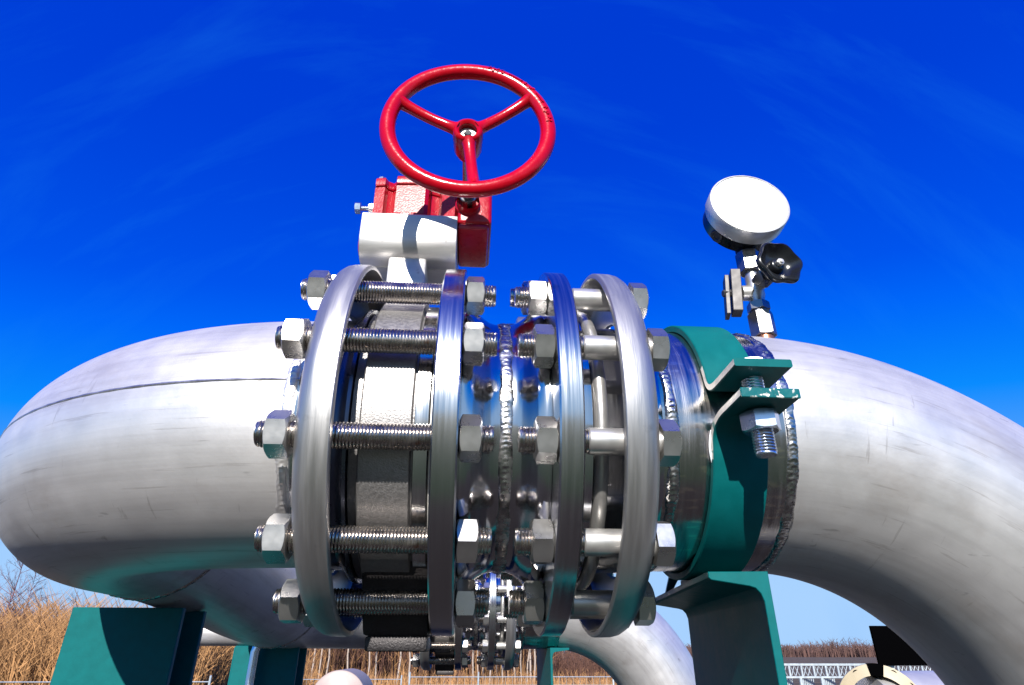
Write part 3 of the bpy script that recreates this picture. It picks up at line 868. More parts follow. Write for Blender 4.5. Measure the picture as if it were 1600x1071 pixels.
# ---------------------------------------------------------------- green clamp on the right-hand pipe
def make_clamp():
    t = thing('pipe_clamp', 'teal painted pipe clamp strap with bolted lugs around the right-hand pipe', 'clamp', (0.195, 0, 0))
    th = 0.0078
    r0 = RP + 0.0012
    def strap(path, w, x_off=0.0, shear=0.0):
        """path: list of (y, z) centre line; thickness th; built as a bent flat bar"""
        bm = new()
        n = len(path)
        secs = []
        for i, (y, z) in enumerate(path):
            a = Vector(path[min(i + 1, n - 1)]) - Vector(path[max(i - 1, 0)])
            a.normalize()
            nn = Vector((-a.y, a.x))
            cx = x_off + shear * (i / (n - 1))
            c = 0.0011
            pts_ = []
            for sx, sn in ((-w / 2 + c, -th / 2), (w / 2 - c, -th / 2), (w / 2, -th / 2 + c), (w / 2, th / 2 - c), (w / 2 - c, th / 2), (-w / 2 + c, th / 2), (-w / 2, th / 2 - c), (-w / 2, -th / 2 + c)):
                pts_.append(bm.verts.new((cx + sx, y + nn.x * sn, z + nn.y * sn)))
            secs.append(pts_)
        for i_s, (A, B) in enumerate(zip(secs, secs[1:])):
            for k in range(8):
                f = quad(bm, (A[k], A[(k + 1) % 8], B[(k + 1) % 8], B[k]))
                if f is not None and k == 6 and i_s > 45: f.material_index = 1
        quad(bm, secs[0][::-1]); quad(bm, secs[-1])
        bmesh.ops.recalc_face_normals(bm, faces=bm.faces)
        return bm
    rc = r0 + th / 2
    # upper strap: from the back over the top to the front, then bent out into the lug
    up = []
    for k in range(49):
        a = R(176 - (176 - 11.0) * k / 48)          # angle from the front (-y) over the top
        up.append((-rc * math.cos(a), rc * math.sin(a)))
    ybend = up[-1][0]
    zl = 0.0150
    # smooth fillet outwards
    p0 = Vector(up[-1]); p3 = Vector((-0.172, zl))
    d0 = (Vector(up[-1]) - Vector(up[-2])).normalized()
    for k in range(1, 11):
        f = k / 10
        c1 = p0 + d0 * 0.014; c2 = Vector((-0.155, zl - 0.0005))
        q = p0 * (1 - f) ** 3 + 3 * c1 * f * (1 - f) ** 2 + 3 * c2 * f * f * (1 - f) + p3 * f ** 3
        up.append((q.x, q.y))
    up.append((-0.2080, zl + 0.0008))
    o = finish('upper_strap', strap(up, 0.0535), [M['green'], M['bare']], t, smooth=40)
    lo = []
    zl2 = -0.0165
    for k in range(49):
        a = R(-176 + (176 - 14.5) * k / 48)
        lo.append((-rc * math.cos(a), rc * math.sin(a)))
    p0 = Vector(lo[-1]); p3 = Vector((-0.178, zl2)); d0 = (Vector(lo[-1]) - Vector(lo[-2])).normalized()
    for k in range(1, 11):
        f = k / 10
        c1 = p0 + d0 * 0.016; c2 = Vector((-0.160, zl2 + 0.0005))
        q = p0 * (1 - f) ** 3 + 3 * c1 * f * (1 - f) ** 2 + 3 * c2 * f * f * (1 - f) + p3 * f ** 3
        lo.append((q.x, q.y))
    lo.append((-0.2130, zl2 + 0.0008))
    o2 = finish('lower_strap', strap(lo, 0.0535, -0.002), [M['green'], M['bare']], t, smooth=40)
    # chipped paint on the front edge of the lower lug
    bm = new(); box(bm, (-0.0285, -0.2148, zl2 - 0.0040), (0.0240, -0.2128, zl2 + 0.0050), 0.0006, 1)
    finish('chipped_edge', bm, M['green_chip'], o2, smooth=30)
    # bolt, vertical through both lugs
    bx_, by_ = 0.0015, -0.1790
    bm = new()
    thread(bm, -0.0610, 0.026, 0.0088, 0.0100, 0.0028, 28, org=(bx_, by_, 0), axis=(0, 0, 1))
    bt = finish('clamp_bolt', bm, M['zinc'], t, smooth=30)
    bm = new(); hexbody(bm, 0.0192, 0.0290, 0.030, 0.2, False, True, org=(bx_, by_, 0), axis=(0, 0, 1))
    finish('bolt_head', bm, M['zinc'], bt, smooth=22)
    bm = new(); hexbody(bm, -0.0395, -0.0212, 0.030, 0.15, True, True, org=(bx_, by_, 0), axis=(0, 0, 1))
    finish('nut', bm, M['zinc'], bt, smooth=22)
    # thin white liner edge peeping out on the left side
    bm = new()
    pts_ = []
    for k in range(13):
        a = R(-10 - 13 * k / 12)
        bulge = 0.0025 * math.sin(PI * k / 12)
        pts_.append((-0.0275 - bulge, -(r0 + 0.002) * math.cos(a), (r0 + 0.002) * math.sin(a)))
    tube(bm, pts_, 0.0011, 8)
    finish('liner_edge', bm, M['plastic'], t)
    return t
make_clamp()

# ---------------------------------------------------------------- supports
def channel_outline(h, b, tw=0.0075, tf=0.0115, s=1):
    """UPN section, web at +x side when s=1, opening towards -x; origin at the top outer corner of the web"""
    tip = tf * 0.62
    pts = [(0, 0), (-b, 0), (-b, -tip + 0.002), (-b + 0.0022, -tip)]
    # inner fillet top
    pts += [(-tw - 0.011, -tf - 0.0012), (-tw - 0.006, -tf - 0.0028), (-tw - 0.002, -tf - 0.0075), (-tw, -tf - 0.014)]
    pts += [(-tw, -h + tf + 0.014), (-tw - 0.002, -h + tf + 0.0075), (-tw - 0.006, -h + tf + 0.0028), (-tw - 0.011, -h + tf + 0.0012)]
    pts += [(-b + 0.0022, -h + tip), (-b, -h + tip - 0.002), (-b, -h), (0, -h)]
    return [(s * x, z) for x, z in pts]

def make_channel_support(loc, rotz, s, label, length=0.33, h=0.20, b=0.055):
    t = thing('channel_support', label, 'support beam', loc)
    t.rotation_euler = (0, 0, rotz)
    bm = new()
    prism(bm, channel_outline(h, b, s=s), 'y', 0, length, 0.0006, 1)
    finish('channel_beam', bm, M['green'], t, smooth=30)
    zt = -h - 0.004
    zb = -(loc[2] + GZ)
    bm = new()
    box(bm, (-0.06 * s - 0.05, length * 0.5 - 0.08, zt - 0.006), (-0.06 * s + 0.09, length * 0.5 + 0.08, zt + 0.0035), 0.001, 1)
    finish('seat_plate', bm, M['green'], t, smooth=30)
    bm = new()
    x0_ = -0.02 * s
    box(bm, (x0_ - 0.05, length * 0.5 - 0.05, zb + 0.012), (x0_ + 0.05, length * 0.5 - 0.042, zt - 0.0065))
    box(bm, (x0_ - 0.05, length * 0.5 + 0.042, zb + 0.012), (x0_ + 0.05, length * 0.5 + 0.05, zt - 0.0065))
    box(bm, (x0_ - 0.004, length * 0.5 - 0.0418, zb + 0.012), (x0_ + 0.004, length * 0.5 + 0.0418, zt - 0.0065))
    finish('column', bm, M['green'], t, smooth=0)
    bm = new(); box(bm, (x0_ - 0.1, length * 0.5 - 0.1, zb), (x0_ + 0.1, length * 0.5 + 0.1, zb + 0.011), 0.001, 1)
    finish('foot_plate', bm, M['green'], t, smooth=30)
    return t
sup = make_channel_support((0.2159, -0.1010, -0.1480), R(-6.5), 1, 'teal painted steel channel beam under the clamp, its cut end facing the viewer')
# saddle under the clamp
bm = new()
box(bm, (-0.050, 0.085, 0.001), (-0.006, 0.15, 0.007), 0.001, 1)
finish('saddle_plate', bm, M['green'], sup, smooth=30)
bm = new()
prism(bm, [(-0.052, 0.0), (-0.045, 0.0), (-0.028, 0.026), (-0.045, 0.020)], 'y', 0.235, 0.243)
finish('gusset', bm, M['green'], sup, smooth=0)
make_channel_support((0.2205, 1.58, -0.2010), R(2.0), -1, 'narrower looking teal channel beam under the line behind, between the near flanges and white elbow', b=0.065)

def make_post(loc, label, depth=0.11, gap=0.0):
    """wide-flange steel post with its broad face to the viewer"""
    t = thing('support_post', label, 'post', loc)
    zb = -(loc[2] + GZ)
    w_ = 0.188
    bm = new()
    box(bm, (-w_ / 2, -depth / 2, zb + 0.015), (w_ / 2, -depth / 2 + 0.012, 0), 0.0015, 1)
    finish('front_flange', bm, M['green'], t, smooth=30)
    bm = new()
    box(bm, (-w_ / 2, depth / 2 - 0.012, zb + 0.015), (w_ / 2, depth / 2, 0), 0.0015, 1)
    finish('rear_flange', bm, M['green'], t, smooth=30)
    bm = new()
    box(bm, (-0.005, -depth / 2 + 0.0125, zb + 0.015), (0.005, depth / 2 - 0.0125, 0))
    finish('web', bm, M['green'], t, smooth=0)
    bm = new(); box(bm, (-0.14, -0.14, zb), (0.14, 0.14, zb + 0.0145), 0.001, 1)
    finish('foot_plate', bm, M['green'], t, smooth=30)
    return t
make_post((-0.654, 0.575, -0.1460), 'wide teal steel post under the near left elbow, half in its curved shadow')
make_post((-0.655, 1.455, -0.1985), 'wide teal steel post further back, with a silver conduit on its face')

# ---------------------------------------------------------------- pressure gauge and its needle valve on top of the right-hand pipe
GX = 0.3165
def make_gauge():
    n = Vector((-0.03, -1.0, 0.09)).normalized()
    fc = Vector((0.3140, -0.0400, 0.3440))
    t = thing('pressure_gauge', 'round white pressure gauge standing on the needle valve above the right pipe', 'gauge', tuple(fc))
    ax = -n
    rg = 0.0550
    bm = new()
    lathe(bm, [(0.0235, rg - 0.004), (0.0232, rg + 0.0004), (0.0225, rg + 0.0008), (0.0010, rg + 0.0008), (-0.0005, rg - 0.0002), (-0.0008, rg - 0.0018), (0.0008, rg - 0.0034), (0.0008, rg - 0.0045)], 96, axis=ax)
    finish('bezel_ring', bm, M['bezel'], t, smooth=35)
    bm = new()
    lathe(bm, [(0.0235, rg - 0.0025), (0.044, rg - 0.0025), (0.0485, rg - 0.007), (0.0485, 0)], 96, axis=ax)
    case = finish('case', bm, M['black'], t, smooth=35)
    bm = new()
    lathe(bm, [(0.0, 0.0), (0.0, rg - 0.0034), (0.0012, rg - 0.0034)], 96, axis=ax)
    face = finish('dial_face', bm, M['white'], t, smooth=35)
    # faint print and pointer under the milky window
    right = ax.cross(Vector((0, 0, 1))).normalized(); upv = right.cross(ax).normalized()
    bm = new()
    def bar(p, q, w):
        P = right * p[0] + upv * p[1] + n * 0.0003; Q = right * q[0] + upv * q[1] + n * 0.0003
        d = (Q - P).normalized(); s_ = d.cross(n) * w
        f = [bm.verts.new(v) for v in (P - s_, Q - s_, Q + s_, P + s_)]
        g = [bm.verts.new(v.co + n * 0.0003) for v in f]
        bm.faces.new(g); bm.faces.new(f[::-1])
        for i in range(4): bm.faces.new((f[i], f[(i + 1) % 4], g[(i + 1) % 4], g[i]))
    bar((-0.040, 0.004), (0.050, 0.002), 0.00022)
    bar((-0.012, 0.0035), (0.012, -0.016), 0.00022)
    for k in range(9):
        a0, a1 = R(60 + 7 * k), R(60 + 7 * (k + 1))
        bar((0.008 + 0.007 * math.cos(a0), 0.022 + 0.006 * math.sin(a0)), (0.008 + 0.007 * math.cos(a1), 0.022 + 0.006 * math.sin(a1)), 0.0002)
    bmesh.ops.recalc_face_normals(bm, faces=bm.faces)
    finish('faint_print', bm, M['faint'], face, smooth=0)
    # blow-out plug low on the left of the case
    bm = new()
    d = (-right * 0.80 - upv * 0.60).normalized()
    if (d.x) > 0: d = (right * 0.80 - upv * 0.60).normalized()
    lathe(bm, [(0, 0.0098), (0.0022, 0.0098), (0.0034, 0.0088), (0.0034, 0.0055), (0.0022, 0.0045), (0.0022, 0)], 32, org=d * (rg - 0.0044) + ax * 0.0345, axis=d)
    finish('vent_plug', bm, M['dark'], case, smooth=30)
    # lower connection
    bm = new()
    hexbody(bm, 0.0, 0.015, 0.026, 0.3, True, False, org=Vector((GX, 0.0, 0.287)) - fc, axis=(0, 0, 1))
    finish('socket', bm, M['black'], t, smooth=20)
    return t
make_gauge()

def make_needle_valve():
    t = thing('needle_valve', 'small steel needle valve with black lobed knob, standing on the right-hand pipe', 'valve', (GX, 0, 0.134))
    z = lambda q: q - 0.134
    bm = new(); lathe(bm, [(0, 0.0115), (z(0.1530), 0.0115), (z(0.1530), 0)], 32, axis=(0, 0, 1))
    finish('copper_washer', bm, M['copper'], t, smooth=30)
    bm = new(); hexbody(bm, z(0.1535), z(0.1890), 0.0285, 0.22, True, True, axis=(0, 0, 1))
    finish('lower_socket', bm, M['fitting'], t, smooth=20)
    bm = new(); lathe(bm, [(z(0.1885), 0.0115), (z(0.1925), 0.0115)], 32, axis=(0, 0, 1)); hexbody(bm, z(0.1920), z(0.2050), 0.0255, 0.6, True, True, axis=(0, 0, 1))
    finish('lock_nut', bm, M['fitting'], t, smooth=20)
    bm = new()
    lathe(bm, [(z(0.2045), 0.0105), (z(0.209), 0.0098), (z(0.216), 0.0120), (z(0.2290), 0.0120), (z(0.236), 0.0100), (z(0.248), 0.0100), (z(0.2485), 0.008), (z(0.2545), 0.008)], 40, axis=(0, 0, 1))
    lathe(bm, [(0.0, 0.0105), (0.0190, 0.0105), (0.0205, 0.0095), (0.0205, 0)], 32, org=(0, 0, z(0.2215)), axis=(-1, 0, -0.05))
    finish('valve_body', bm, M['sleeve'], t, smooth=40)
    bm = new(); hexbody(bm, z(0.2545), z(0.2870), 0.0285, 0.30, True, True, axis=(0, 0, 1))
    finish('upper_union', bm, M['fitting'], t, smooth=20)
    # bonnet and spindle towards the viewer
    kd = Vector((0.12, -0.98, 0.0)).normalized()
    o0 = Vector((0.004, 0.0, z(0.2345)))
    bm = new()
    lathe(bm, [(0.0, 0.0110), (0.014, 0.0110)], 32, org=o0, axis=kd)
    hexbody(bm, 0.0135, 0.030, 0.0235, 0.2, True, True, org=o0, axis=kd)
    lathe(bm, [(0.0295, 0.0075), (0.046, 0.0075)], 32, org=o0, axis=kd)
    finish('bonnet', bm, M['fitting'], t, smooth=22)
    # knob: lobed dish
    a, u, v = frame(kd)
    bm = new()
    ko = o0 + kd * 0.044
    prof = [(0.0, 0.010), (-0.0005, 0.0150), (0.0005, 0.0200), (0.0035, 0.0255), (0.0085, 0.0290), (0.0125, 0.0292), (0.0150, 0.0278), (0.0155, 0.0262), (0.0125, 0.0240), (0.0065, 0.0200), (0.0025, 0.0150), (0.0015, 0.0100), (0.0070, 0.0085), (0.0085, 0.0070), (0.0085, 0.0)]
    segs = 120
    rings = []
    for (x, r) in prof:
        if r == 0: rings.append([bm.verts.new(ko + a * x)]); continue
        lob = max(0, (r - 0.014) / 0.015)
        rings.append([bm.verts.new(ko + a * x + (u * math.cos(2 * PI * k / segs) + v * math.sin(2 * PI * k / segs)) * (r * 1.06 * (1 + 0.062 * lob * math.cos(6 * 2 * PI * k / segs + 0.5)))) for k in range(segs)])
    for A, B in zip(rings, rings[1:]):
        for k in range(segs):
            if len(B) == 1: quad(bm, (A[k], A[(k + 1) % segs], B[0]))
            else: quad(bm, (A[k], A[(k + 1) % segs], B[(k + 1) % segs], B[k]))
    bmesh.ops.recalc_face_normals(bm, faces=bm.faces)
    kn = finish('knob', bm, M['black'], t, smooth=50)
    bm = new(); hexbody(bm, 0.0088, 0.0150, 0.0085, 0, True, True, org=ko, axis=kd, segs=24); lathe(bm, [(0.0145, 0.0027), (0.0168, 0.0027), (0.0172, 0.002), (0.0172, 0)], 20, org=ko, axis=kd)
    finish('knob_nut', bm, M['bezel'], kn, smooth=30)
    # mounting lug: two upright plates on the left stub
    tilt = Matrix.Translation((-0.0235, -0.002, z(0.2200))) @ Matrix.Rotation(R(6), 4, 'Y') @ Matrix.Rotation(R(-14), 4, 'Z')
    bm = new(); box(bm, (-0.0110, -0.0100, -0.033), (0.0020, 0.0100, 0.033), 0.0008, 1, tilt)
    pl = finish('bleed_plate', bm, M['fitting_dull'], t, smooth=30)
    bm = new(); box(bm, (-0.0190, -0.0085, -0.037), (-0.0135, 0.0105, 0.024), 0.0006, 1, tilt)
    hexbody(bm, 0.004, 0.0235, 0.0085, 0.1, True, True, org=tilt @ Vector((0, 0, 0)), axis=(-1, 0, -0.1), segs=24)
    finish('bleed_clip', bm, M['fitting_dull'], pl, smooth=30)
    return t
make_needle_valve()

# ---------------------------------------------------------------- things beyond
def at(px, py, Y):
    """world point where the photo pixel (1600 px wide frame) meets the upright plane y = Y (relative to the pipe axis)"""
    d = _f + _r * ((px - 800) / 950.23) - _u * ((py - 535.5) / 950.23)
    c_ = Vector((-0.06245, -0.68424, -0.21559))
    return c_ + d * ((Y - c_.y) / d.y)

# conduit in front of the second post
p0 = at(424, 985, 1.375); p1 = at(403, 1000, 1.375); p2 = at(388, 1071, 1.375)
t = thing('conduit_pipe', 'thin shiny conduit running down the face of the farther teal post', 'conduit', (p1.x, p1.y, 0))
bm = new()
x_ = 0.0
pts = [(0.05, 0.01, -0.165), (0.04, 0.0, -0.168), (0.022, -0.004, -0.178), (0.006, -0.006, -0.195), (0, -0.006, -0.215), (0, -0.006, -0.40), (0, -0.006, -1.49)]
tube(bm, pts, 0.0135, 20)
finish('conduit_tube', bm, M['zinc'], t, smooth=60)
bm = new(); lathe(bm, [(0, 0.0135), (0.0, 0.0185), (0.03, 0.0185), (0.03, 0.0135)], 24, org=(0, -0.006, -0.33), axis=(0, 0, 1))
finish('coupling', bm, M['zinc'], t, smooth=30)

# a further horizontal pipe left of the second post
q0, q1 = at(288, 975, 2.35), at(400, 975, 2.35)
t = thing('crossing_pipe', 'short horizontal pipe with a flange collar between the two teal posts', 'pipe', (q0.x, 2.35, -0.135))
bm = new(); lathe(bm, [(0.03, 0.0), (0.03, 0.057), (0.62, 0.057), (0.62, 0)], 64)
finish('pipe_body', bm, M['pickled_left'], t)
bm = new(); lathe(bm, [(0.0, 0.0), (0.0, 0.066), (0.03, 0.066), (0.03, 0)], 64)
finish('collar', bm, M['ring'], t)
bm = new()
box(bm, (0.25, -0.05, -(GZ - 0.135)), (0.35, 0.05, -0.06))
finish('stand', bm, M['green'], t, smooth=0)

# torn plastic sheet caught on the collar
t = thing('plastic_scrap', 'torn piece of whitish plastic hanging beside the near teal post', 'plastic scrap', tuple(at(289, 1026, 2.25)))
bm = new()
rnd = random.Random(3)
out_ = [(0.035, 0.055), (0.018, 0.040), (0.050, -0.012), (0.012, -0.05), (-0.055, -0.075), (-0.066, -0.066), (-0.046, -0.03), (-0.035, 0.02), (-0.02, 0.048), (0.0, 0.05)]
hole = [(0.006, 0.014), (0.012, -0.006), (0.001, -0.024), (-0.012, -0.012), (-0.008, 0.008)]
def ringpts(ps, n):
    res = []
    L_ = [(Vector(ps[i]) - Vector(ps[(i + 1) % len(ps)])).length for i in range(len(ps))]
    tot = sum(L_)
    for k in range(n):
        d = tot * k / n; i = 0
        while d > L_[i]: d -= L_[i]; i += 1
        res.append(Vector(ps[i]).lerp(Vector(ps[(i + 1) % len(ps)]), d / L_[i]))
    return res
hole2 = [hole[i] for i in (0, 1, 2, 3, 4)]
A_, B_ = ringpts(out_, 40), ringpts(hole2, 40)
rows_ = []
for j in range(5):
    f = j / 4
    row = []
    for k in range(40):
        q = A_[k].lerp(B_[k], f)
        row.append(bm.verts.new((q.x, 0.012 * math.sin(q.x * 90 + q.y * 40) + 0.006 * math.sin(q.y * 170), q.y)))
    rows_.append(row)
for a_, b_ in zip(rows_, rows_[1:]):
    for k in range(40): quad(bm, (a_[k], a_[(k + 1) % 40], b_[(k + 1) % 40], b_[k]))
g_ = bmesh.ops.solidify(bm, geom=bm.faces[:], thickness=0.0015)
finish('sheet', bm, M['plastic'], t, smooth=50)

# pale domed drum beyond
c0 = at(527, 1100, 6.0)
t = thing('storage_drum', 'pale pinkish domed drum end showing low beyond the near flanges', 'drum', (c0.x, 6.0, at(527, 1047, 6.0).z - 0.262))
bm = new(); lathe(bm, [(0.6, 0), (0.6, 0.262), (-0.02, 0.262), (-0.025, 0.258), (-0.027, 0.235), (-0.05, 0.15), (-0.06, 0)], 96, axis=(0, 1, 0))
finish('drum_shell', bm, M['palegrey'], t)
bm = new()
zb_ = -(GZ + at(527, 1047, 6.0).z - 0.262)
for yy in (0.1, 0.5): box(bm, (-0.2, yy - 0.03, zb_), (0.2, yy + 0.03, -0.16))
finish('cradle', bm, M['galv'], t, smooth=0)

# black sheet panel beyond the right elbow
pa, pb = at(1360, 978, 1.6), at(1400, 1052, 1.6)
t = thing('black_panel', 'black upright sheet panel on a thin post behind the right elbow', 'panel', (pa.x, 1.6, 0))
bm = new(); box(bm, (0.0, 0, pa.z - 0.125), (0.42, 0.012, pa.z), 0.0015, 1)
finish('sheet', bm, M['matt_black'], t, smooth=30)
bm = new()
box(bm, (0.225, -0.012, -GZ), (0.233, -0.003, pa.z - 0.085)); box(bm, (0.03, 0.014, -GZ), (0.06, 0.04, pa.z - 0.02))
finish('post', bm, M['galv'], t, smooth=0)

# third pipe with a cream collar, low right
c0 = at(1392, 1062, 1.15)
t = thing('covered_pipe', 'silver pipe with a cream slotted collar, low behind the right elbow', 'pipe', (at(1362, 1040, 1.15).x, 1.15, at(1372, 1037, 1.15).z - 0.106))
bm = new()
lathe(bm, [(-0.02, 0), (-0.02, 0.076), (0.015, 0.082), (0.03, 0.078), (0.06, 0.084), (0.10, 0.088), (0.45, 0.088), (0.45, 0)], 80, axis=(1, 0.12, 0))
finish('pipe_body', bm, M['pickled'], t)
bm = new()
# half collar built from an arc of blocks, open gap in the middle
def arcblock(a0, a1, x0, x1, r0, r1, n=14):
    A = []
    for k in range(n + 1):
        a = R(a0 + (a1 - a0) * k / n)
        A.append([bm.verts.new((x, -r * math.cos(a), r * math.sin(a))) for x, r in ((x0, r0), (x1, r0), (x1 - 0.006, r1), (x0 + 0.006, r1))])
    for P, Q in zip(A, A[1:]):
        for i in range(4): quad(bm, (P[i], P[(i + 1) % 4], Q[(i + 1) % 4], Q[i]))
    quad(bm, A[0][::-1]); quad(bm, A[-1])
mtx = None
bm2 = bm
for (a0, a1) in ((-30, 78), (96, 200)):
    arcblock(a0, a1, -0.050, 0.0, 0.078, 0.106)
bmesh.ops.recalc_face_normals(bm, faces=bm.faces)
cl = finish('cream_collar', bm, M['cream'], t, smooth=40)
cl.rotation_euler = (0, 0, R(62))
for a_ in (35, 62, 118):
    bm = new()
    aa = R(a_)
    org = Vector((-0.0445, -0.092 * math.cos(aa), 0.092 * math.sin(aa)))
    lathe(bm, [(-0.001, 0), (-0.001, 0.010), (0.002, 0.010)], 20, org=org, axis=(1, 0, 0))
    finish('hole_plug', bm, M['matt_black'], cl)
bm = new()
arcblock(76, 98, -0.0515, 0.001, 0.077, 0.107)
bmesh.ops.recalc_face_normals(bm, faces=bm.faces)
finish('strap', bm, M['matt_black'], cl, smooth=40)
bm = new()
box(bm, (0.25, -0.05, -(GZ - 0.36)), (0.33, 0.08, -0.1)); 
finish('stand', bm, M['green'], t, smooth=0)

# ---------------------------------------------------------------- railing, fences
def railing(xa, xb, y, ztop, label, n, step):
    """galvanised railing: two rails, crossed infill above, leaning slats below"""
    t = thing('steel_railing', label, 'railing', (xa, y, -GZ))
    zt = ztop + GZ
    Lx = xb - xa
    bm = new()
    box(bm, (0, -0.02, zt - 0.035), (Lx, 0.02, zt)); box(bm, (0, -0.02, zt - 0.235), (Lx, 0.02, zt - 0.205))
    finish('rail', bm, M['galv'], t, smooth=0)
    bm = new()
    k = 0
    x = 0
    while x < Lx - 0.1:
        box(bm, (x, -0.015, zt - 0.2045), (x + 0.03, 0.015, zt - 0.0355))
        for q in range(2):
            cx = x + 0.08 + q * 0.08
            for sgn in (1, -1):
                p = [(cx - 0.035, zt - 0.12 - sgn * 0.075), (cx + 0.035, zt - 0.12 + sgn * 0.075)]
                tube(bm, [(p[0][0], 0, p[0][1]), (p[1][0], 0, p[1][1])], 0.007, 4)
        x += 0.23
    finish('upper_infill', bm, M['galv'], t, smooth=0)
    bm = new()
    x = 0
    while x < Lx - 0.1:
        box(bm, (x, -0.02, 0.0), (x + 0.045, 0.02, zt - 0.2355))
        for q in range(7):
            cx = x + 0.07 + q * 0.047
            box(bm, (cx, 0.02 + 0.03 * q, 0.1), (cx + 0.02, 0.03 + 0.03 * q, zt - 0.25))
        x += 0.40
    finish('slat_panel', bm, M['galv'], t, smooth=0)
    return t
a_, b_ = at(1236, 1037, 11.5), at(1600, 1037, 11.5)
railing(a_.x - 0.3, b_.x + 0.6, 11.5, a_.z, 'galvanised steel railing with leaning slats, far right below the elbow', 0, 0)

def wire_fence(xa, xb, y, ztop, step, label, mesh=0.12, name='wire_fence'):
    t = thing(name, label, 'fence', (xa, y, -GZ))
    zt = ztop + GZ
    n = int((xb - xa) / step)
    for k in range(n + 1):
        bm = new(); lathe(bm, [(0, 0.013), (zt + 0.06, 0.013), (zt + 0.07, 0)], 8, org=(k * step, 0, 0), axis=(0, 0, 1))
        finish('fence_post', bm, M['galv'], t, smooth=40)
    bm = new()
    for k in range(4 if not mesh else int(zt / mesh)):
        z_ = zt - k * (mesh or 0.3)
        tube(bm, [(0, 0, z_), (n * step, 0, z_)], 0.0022 if k and mesh else 0.006, 4, caps=False)
    if mesh:
        x = 0
        while x < n * step:
            tube(bm, [(x, 0, 0.05), (x, 0, zt)], 0.0014, 3, caps=False); x += mesh
    finish('fence_wire', bm, M['galv'], t, smooth=0)
    return t
a_ = at(470, 1062, 12.0); b_ = at(620, 1062, 12.0)
wire_fence(-3.6, -1.2, 12.0, a_.z, 1.2, 'pale wire mesh fence beyond the near left flange')
a_, b_ = at(820, 1054, 9.5), at(985, 1054, 9.5)
wire_fence(at(640, 1060, 9.5).x, at(990, 1054, 9.5).x, 9.5, at(900, 1058, 9.5).z, 1.0, 'pale wire mesh fence standing behind the narrow teal channel', 0.1)
wire_fence(at(-60, 1066, 7.5).x, at(372, 1066, 7.5).x, 7.5, at(200, 1066, 7.5).z, 1.35, 'thin white wire fence low on the left before the dry reeds', 0)

# ---------------------------------------------------------------- vegetation
def blades(name, label, mt, regions, kind='stuff', cat=None):
    """dry stems: every stem is a slender three-sided spike; regions = (n, x0, x1, y0, y1, h0, h1, width, lean)"""
    rd = random.Random(len(regions) * 13 + 1)
    V, F = [], []
    for (n, x0, x1, y0, y1, h0, h1, wd, lean) in regions:
        for _ in range(n):
            x, y = rd.uniform(x0, x1), rd.uniform(y0, y1)
            hm = h0 + (h1 - h0) * (rd.random() ** 1.5)
            lx, ly = rd.gauss(0, lean), rd.gauss(0, lean)
            a = rd.uniform(0, PI); w_ = wd * rd.uniform(0.5, 1.3)
            dx, dy = math.cos(a) * w_, math.sin(a) * w_
            b = len(V)
            mx_, my_ = x + lx * hm * 0.45, y + ly * hm * 0.45
            tx, ty = x + lx * hm * 1.2, y + ly * hm * 1.2
            V += [(x - dx, y - dy, 0), (x + dx, y + dy, 0), (x - dy, y + dx, 0),
                  (mx_ - dx * 0.7, my_ - dy * 0.7, hm * 0.6), (mx_ + dx * 0.7, my_ + dy * 0.7, hm * 0.6), (mx_ - dy * 0.7, my_ + dx * 0.7, hm * 0.6), (tx, ty, hm)]
            F += [(b, b + 1, b + 4, b + 3), (b + 1, b + 2, b + 5, b + 4), (b + 2, b, b + 3, b + 5), (b + 3, b + 4, b + 6), (b + 4, b + 5, b + 6), (b + 5, b + 3, b + 6)]
            for q in range(3 if hm > 1.0 else 1):      # side twigs and leaves
                f = rd.uniform(0.35, 0.95); zz = hm * f
                bx, by = x + lx * hm * f, y + ly * hm * f
                aa = rd.uniform(0, 2 * PI); ln = hm * rd.uniform(0.08, 0.22)
                b = len(V)
                V += [(bx, by, zz - w_), (bx, by, zz + w_), (bx + math.cos(aa) * ln, by + math.sin(aa) * ln, zz + ln * rd.uniform(0.6, 1.6))]
                F.append((b, b + 1, b + 2))
    me = bpy.data.meshes.new(name); me.from_pydata(V, [], F); me.materials.append(mt)
    o = bpy.data.objects.new(name, me); C.objects.link(o)
    tag(o, label, cat, kind=kind)
    return o

def X(px, Y): return at(px, 1030, Y).x
# golden reeds on the left
blades('dry_reeds', 'dense golden dry reeds low on the left, behind the thin white fence', M['reed'],
       [(5200, X(-90, 11), X(330, 11), 10.5, 13.5, 1.3, 2.05, 0.010, 0.10), (1500, X(-90, 13), X(120, 13), 12.5, 15, 1.7, 2.35, 0.010, 0.12),
        (1500, X(230, 14), X(400, 14), 13.5, 18, 1.2, 2.0, 0.011, 0.10), (350, X(400, 15), X(450, 15), 13.5, 18, 0.9, 1.4, 0.011, 0.10)], cat='reeds')
blades('brown_undergrowth', 'tangled reddish brown undergrowth below the near flanges', M['twig'],
       [(7500, X(300, 36), X(850, 36), 31, 42, 1.2, 4.6, 0.022, 0.16), (2200, X(850, 36), X(1010, 36), 34, 42, 0.5, 1.6, 0.020, 0.16), (2500, X(560, 44), X(830, 44), 42, 50, 2.0, 5.5, 0.03, 0.14)], cat='undergrowth')
blades('tan_grass', 'pale tan tall grass between the undergrowth and the wire fence', M['reed'],
       [(3000, X(440, 24), X(1020, 24), 19, 24, 0.35, 0.85, 0.012, 0.14)], cat='grass')
